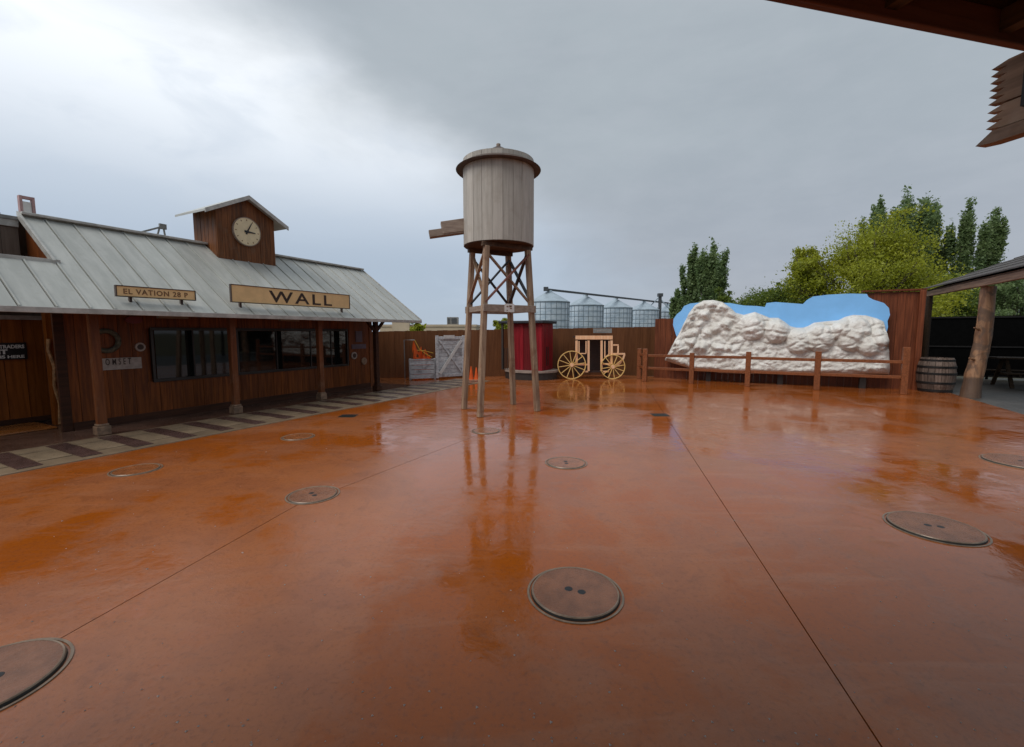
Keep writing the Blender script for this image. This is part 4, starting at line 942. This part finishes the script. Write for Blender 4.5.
MB().box((tx-.022, ty-.16, zs[2]+.05), (tx-.002, ty-.12, 3.118)).build('hanger', MT['hoop'], jg)
for y in (ty-.35, ty-1.2): MB().box((tx+.05, y-.02, zs[2]-.04), (tx+.075, y+.02, 3.118)).build('hanger', MT['hoop'], jg)

# ------------------------------------------------------------------ beyond the fence
def silo(px, D, lab):
    c = on_Y(px, 332, D); c.z = -.11; o_ = empty('grain_silo', c, 'w', lab, 'silo', 'galvanised grain silos beyond the fence'); r_ = 3.15; ze, zp = 6.5, 8.15
    prof = []; z = 0
    while z < ze: prof += [(r_, z), (r_+.03, z+.10)]; z += .2
    MB().lathe(c, prof + [(r_, ze)], 48).build('shell', MT['silo'], o_, smooth='all')
    m = MB()
    for q in range(24):
        a = 2*math.pi*q/24; m.box((c.x-.03+math.cos(a)*(r_+.04), c.y-.03+math.sin(a)*(r_+.04), c.z), (c.x+.03+math.cos(a)*(r_+.04), c.y+.03+math.sin(a)*(r_+.04), c.z+ze-.02))
    for z in np.arange(.95, ze, .9): m.lathe((c.x, c.y, c.z+z), [(r_+.02, -.035), (r_+.065, -.035), (r_+.065, .035), (r_+.02, .035)], 40, close=True)
    m.build('stiffeners', MT['silo_rib'], o_)
    MB().lathe(c, [(r_+.14, ze-.05), (r_+.14, ze+.05), (.45, zp), (.42, zp+.25), (0, zp+.3)], 32).build('roof', MT['silo_roof'], o_, smooth=True)
    return c
S = [silo(549, 70, 'galvanised grain silo beyond the fence, leftmost and largest of the row'), silo(585, 79, 'second galvanised grain silo from the left above the back fence'),
     silo(615, 87, 'third galvanised grain silo from the left above the back fence'), silo(643, 95, 'fourth galvanised grain silo from the left, left of the elevator leg'), silo(667, 104, 'rightmost galvanised grain silo half hidden by the poplar')]
cv = empty('grain_conveyor', S[2], 'w', 'dark overhead conveyor running along the silo tops', 'conveyor')
a, b2 = S[0] + Vector((-.6, -.8, 8.45)), S[4] + Vector((0, 0, 8.6))
MB().beam(a, b2, .4, .30).build('trough', MT['conveyor'], cv)
for c in S: MB().beam(c + Vector((0, 0, 8.3)), c + Vector((0, 0, 8.5)), .3, .3).build('drop_pipe', MT['conveyor'], cv)
MB().box((a.x-.35, a.y-.4, a.z-.25), (a.x+.35, a.y+.4, a.z+.35)).build('drive_box', MT['conveyor'], cv)
ev = on_Y(659, 332, 98); ev.z = -.11; el = empty('grain_elevator', ev, 'w', 'dark grain elevator leg with struts right of the silos', 'elevator')
MB().box((ev.x-.28, ev.y-.28, -.11), (ev.x+.28, ev.y+.28, 9.5)).build('leg', MT['conveyor'], el); MB().box((ev.x-.5, ev.y-.5, 9.5), (ev.x+.5, ev.y+.5, 10.2)).build('head', MT['conveyor'], el)
for sx, zz in ((-1, 9.6), (1, 9.0), (-1, 7.5)): MB().beam((ev.x, ev.y, zz), (ev.x+sx*3.4, ev.y, zz-3.4), .22, .22).build('spout_pipe', MT['silo_roof'], el)
# pale buildings
bb = on_Y(440, 332, 62); o_ = empty('beige_building', (bb.x, 62, -.11), 'w', 'low beige flat roofed building beyond the back fence', 'building')
xa, xb = on_Y(380, 332, 62).x, on_Y(476, 332, 62).x; zt = on_Y(430, 324.5, 62).z
wl = MB().box((xa, 62, -.11), (xb, 74, zt-.3)).build('wall', MT['beige'], o_); MB().box((xa-.1, 61.9, zt-.3), (xb+.1, 74.1, zt)).build('parapet', MT['beige'], o_)
x = on_Y(426, 332, 62).x; MB().box((x-4.6, 61.5, -.11), (x-2.2, 61.99, zt+1.0)).build('stair_block', MT['beige'], o_)
for x0_, x1_, y_ in ((447, 450.5, 324), (450.8, 457.5, 323.5)):
    pa, pb = on_Y(x0_, y_, 64), on_Y(x1_, y_, 64); u_ = empty('rooftop_unit', (pa.x, 64, zt), 'w', 'grey rooftop air unit on beige building, %s' % ('narrow left one' if x0_ < 448 else 'wide right one'), 'air unit')
    MB().box((pa.x, 64, zt), (pb.x, 65.5, zt+1.1)).build('casing', MT['hvac'], u_)
    MB().box((pa.x+.1, 63.96, zt+.15), (pb.x-.1, 63.995, zt+.95)).build('grille', MT['conveyor'], u_)

def leaves(pts, size, mat, name, parent, normal_up=.3):
    n_ = len(pts); pts = np.asarray(pts); a = np.random.normal(size=(n_, 3)); a[:, 2] += normal_up; a /= np.linalg.norm(a, axis=1)[:, None]
    b_ = np.cross(a, np.random.normal(size=(n_, 3))); b_ /= np.linalg.norm(b_, axis=1)[:, None]; c_ = np.cross(a, b_)
    s_ = (size*np.random.lognormal(0, .38, n_))[:, None]
    V_ = np.stack([pts - b_*s_, pts - c_*s_*.55, pts + b_*s_, pts + c_*s_*.55], 1).reshape(-1, 3)
    o0 = np.array(ORG[parent.name][0]); V_ = V_ - o0
    me = bpy.data.meshes.new(name); me.vertices.add(4*n_); me.vertices.foreach_set('co', V_.ravel().astype(np.float32))
    me.loops.add(4*n_); me.loops.foreach_set('vertex_index', np.arange(4*n_, dtype=np.int32)); me.polygons.add(n_)
    me.polygons.foreach_set('loop_start', np.arange(0, 4*n_, 4, dtype=np.int32)); me.update(calc_edges=True); me.materials.append(mat)
    o = bpy.data.objects.new(name, me); col.objects.link(o); o.parent = parent; ORG[o.name] = ORG[parent.name]; return o
def poplar(px, top, D, wpx, label, mat='leaf_pop', sprays=7, group='poplar trees behind the fence', dens=1.0, low=.12):
    t_ = on_Y(px, top, D); h_ = t_.z + .11; base = Vector((t_.x, D, -.11)); wd = wpx*D/F/2
    o_ = empty('poplar_tree', base, 'w', label, 'tree', group); m = MB(); m.tube([base, base + Vector((.1, 0, h_*.45)), base + Vector((0, .1, h_*.9))], [.22, .14, .03], 8); P = []
    for q in range(sprays):
        a = 2*math.pi*q/sprays + random.uniform(-.4, .4); rr = wd*random.uniform(.30, .72) if q else 0
        hh_ = h_*.93*(1 - .30*(rr/wd)**1.1*random.uniform(.7, 1.3)) if q else h_*.93
        z0 = h_*random.uniform(low, low+.18); b0 = base + Vector((math.cos(a)*rr*.35, math.sin(a)*rr*.35, z0)); tp_ = base + Vector((math.cos(a)*rr*1.25, math.sin(a)*rr*1.25, hh_))
        m.tube([base + Vector((0, 0, z0*.7)), b0, b0.lerp(tp_, .6) , tp_], [.09, .07, .04, .01], 5, cap=False)
        nb2 = int(84*dens)
        for k2 in range(nb2):              # short upswept twigs along the spray
            t = random.random()**.8; c = b0.lerp(tp_, t); r2 = (wd*.17 + .10)*(math.sin(math.pi*min(1, t*.80+.16)))**.7 + .04
            aa = random.uniform(0, 2*math.pi); tipp = c + Vector((math.cos(aa)*r2 + .45*r2, math.sin(aa)*r2, random.uniform(.6, 1.3)*h_*.12))
            cnt = 34; tt = np.random.uniform(.15, 1.05, cnt)[:, None]
            P.append(np.array(c)[None]*(1-tt) + np.array(tipp)[None]*tt + np.random.normal(scale=.07 + .012*wd, size=(cnt, 3)))
    m.build('trunk', MT['trunk'], o_); leaves(np.concatenate(P), .0023*D, MT[mat], 'crown', o_)
def broad(px, top, D, wpx, label, mat, nb=60, hlow=.25, group=None, cat='tree', name='broadleaf_tree', per=420, size=.0019, open_=.3):
    t_ = on_Y(px, top, D); h_ = t_.z + .11; base = Vector((t_.x, D, -.11)); wd = wpx*D/F/2
    o_ = empty(name, base, 'w', label, cat, group); m = MB(); P = []
    fork = base + Vector((0, 0, h_*hlow)); m.tube([base, base.lerp(fork, .6) + Vector((.08, 0, 0)), fork], [.028*h_, .022*h_, .018*h_], 9)
    for q in range(nb):
        a = random.uniform(0, 2*math.pi); el_ = random.uniform(-.10, 1.0)**1; rad = random.uniform(.55, 1.0)
        ce = math.cos(el_*math.pi/2*.95); se = math.sin(max(-.2, el_)*math.pi/2)
        tipp = Vector((base.x + math.cos(a)*ce*wd*rad, base.y + math.sin(a)*ce*wd*rad*.8, fork.z + (h_-fork.z)*(se*.93)*random.uniform(.75, 1.0)))
        mid_ = fork.lerp(tipp, .5) + Vector((random.uniform(-.3, .3), random.uniform(-.3, .3), .06*h_))
        m.tube([fork, mid_, tipp], [.014*h_, .008*h_, .003*h_], 5, cap=False)
        for k2 in range(7):
            f_ = random.uniform(.6, 1.05); c = (mid_.lerp(tipp, (f_-.5)*2) if f_ > .5 else fork.lerp(mid_, f_*2)) + Vector(np.random.normal(scale=.10*wd, size=3)*np.array((1, 1, .6)))
            sub = int(per*2.5/7*random.uniform(.6, 1.4)); rr = wd*random.uniform(.05, .10)
            P.append(np.array(c)[None] + np.random.normal(size=(sub, 3))*np.array((rr, rr, rr*.7)))
            m.tube([mid_, c], [.003*h_, .001*h_], 4, cap=False)
    P = np.concatenate(P); P = P[P[:, 2] > base.z + .1]; P[:, 2] = np.minimum(P[:, 2], base.z + h_*1.01)
    m.build('trunk', MT['trunk'], o_); leaves(P, size*D, MT[mat], 'crown', o_)
poplar(713, 246, 40, 42, 'dark green poplar rising behind the left end of the rock relief', sprays=9)
poplar(677, 292, 41, 16, 'small poplar tip just left of the white rock relief', sprays=4)
poplar(694, 250, 43, 24, 'slim poplar shoot left of the dark poplar behind the rock relief', sprays=5)
poplar(906, 196, 40, 70, 'tallest poplar group rising behind the yellow green tree', sprays=7+11, dens=1.2)
poplar(880, 203, 42, 34, 'poplar standing left of the tallest poplar', sprays=6)
poplar(936, 212, 41, 30, 'leaning lower poplar at the right of the tallest poplar', sprays=6)
poplar(970, 205, 38, 34, 'slender poplar second from the right edge', sprays=6, dens=1.1)
poplar(996, 213, 39, 28, 'slender poplar nearest the right edge', sprays=6, dens=1.1)
broad(872, 219, 27, 176, 'broad yellow green tree behind the blue board', 'leaf_yel', nb=62, hlow=.24, per=520)
broad(808, 240, 29, 66, 'smaller light green tree left of the broad yellow green tree', 'leaf_yel', nb=40, hlow=.3, per=360)
broad(776, 285, 30, 120, 'low green shrub tree behind the middle of the blue board', 'leaf_shr', nb=70, hlow=.2, name='shrub', cat='shrub', group='shrubs beyond the fences', per=360)
broad(725, 288, 33, 40, 'small shrub between dark poplar and low shrub tree', 'leaf_shr', nb=26, hlow=.2, name='shrub', cat='shrub', group='shrubs beyond the fences', per=300)
broad(948, 272, 30, 90, 'bushy green shrub seen under the shelter roof left of log', 'leaf_shr', nb=40, hlow=.15, name='shrub', cat='shrub', group='shrubs beyond the fences', per=360)
broad(1015, 262, 31, 100, 'dark green shrub seen under the shelter roof right of log', 'leaf_pop', nb=40, hlow=.15, name='shrub', cat='shrub', group='shrubs beyond the fences', per=360)
broad(416, 321, 40, 26, 'small bright green shrub over the fence at station roof end', 'leaf_yel', nb=24, hlow=.2, name='shrub', cat='shrub', group='shrubs beyond the fences', per=220, size=.002)
broad(502, 318, 34, 28, 'small bright green shrub seen between the tower legs', 'leaf_yel', nb=24, hlow=.2, name='shrub', cat='shrub', group='shrubs beyond the fences', per=240, size=.002)

# pale grit added in place of raindrop splashes on the slabs
m = MB()
for q in range(420):
    c = gp(random.uniform(-150, 1180), 745 - 330*random.random()**1.6); rr = random.uniform(.0025, .007) * (1 + .10*c.y)
    a = random.uniform(0, 3.14)
    if to_uv(c)[1] > 7.7 or to_uv(c)[1] < -5.2 or to_uv(c)[0] > 15.5: continue
    vs = [c + Vector((rr*math.cos(a + k3*2.094)*random.uniform(.7, 1.3), rr*math.sin(a + k3*2.094)*random.uniform(.7, 1.3), .0006)) for k3 in range(3)] + [c + Vector((0, 0, rr*.8))]
    m.add(vs, [(0, 1, 3), (1, 2, 3), (2, 0, 3), (2, 1, 0)])
gr_ = m.build('specks', MT['offwhite'], space='w'); tag(gr_, 'pale grit added for raindrop splashes on the wet courtyard', 'specks', kind='stuff')
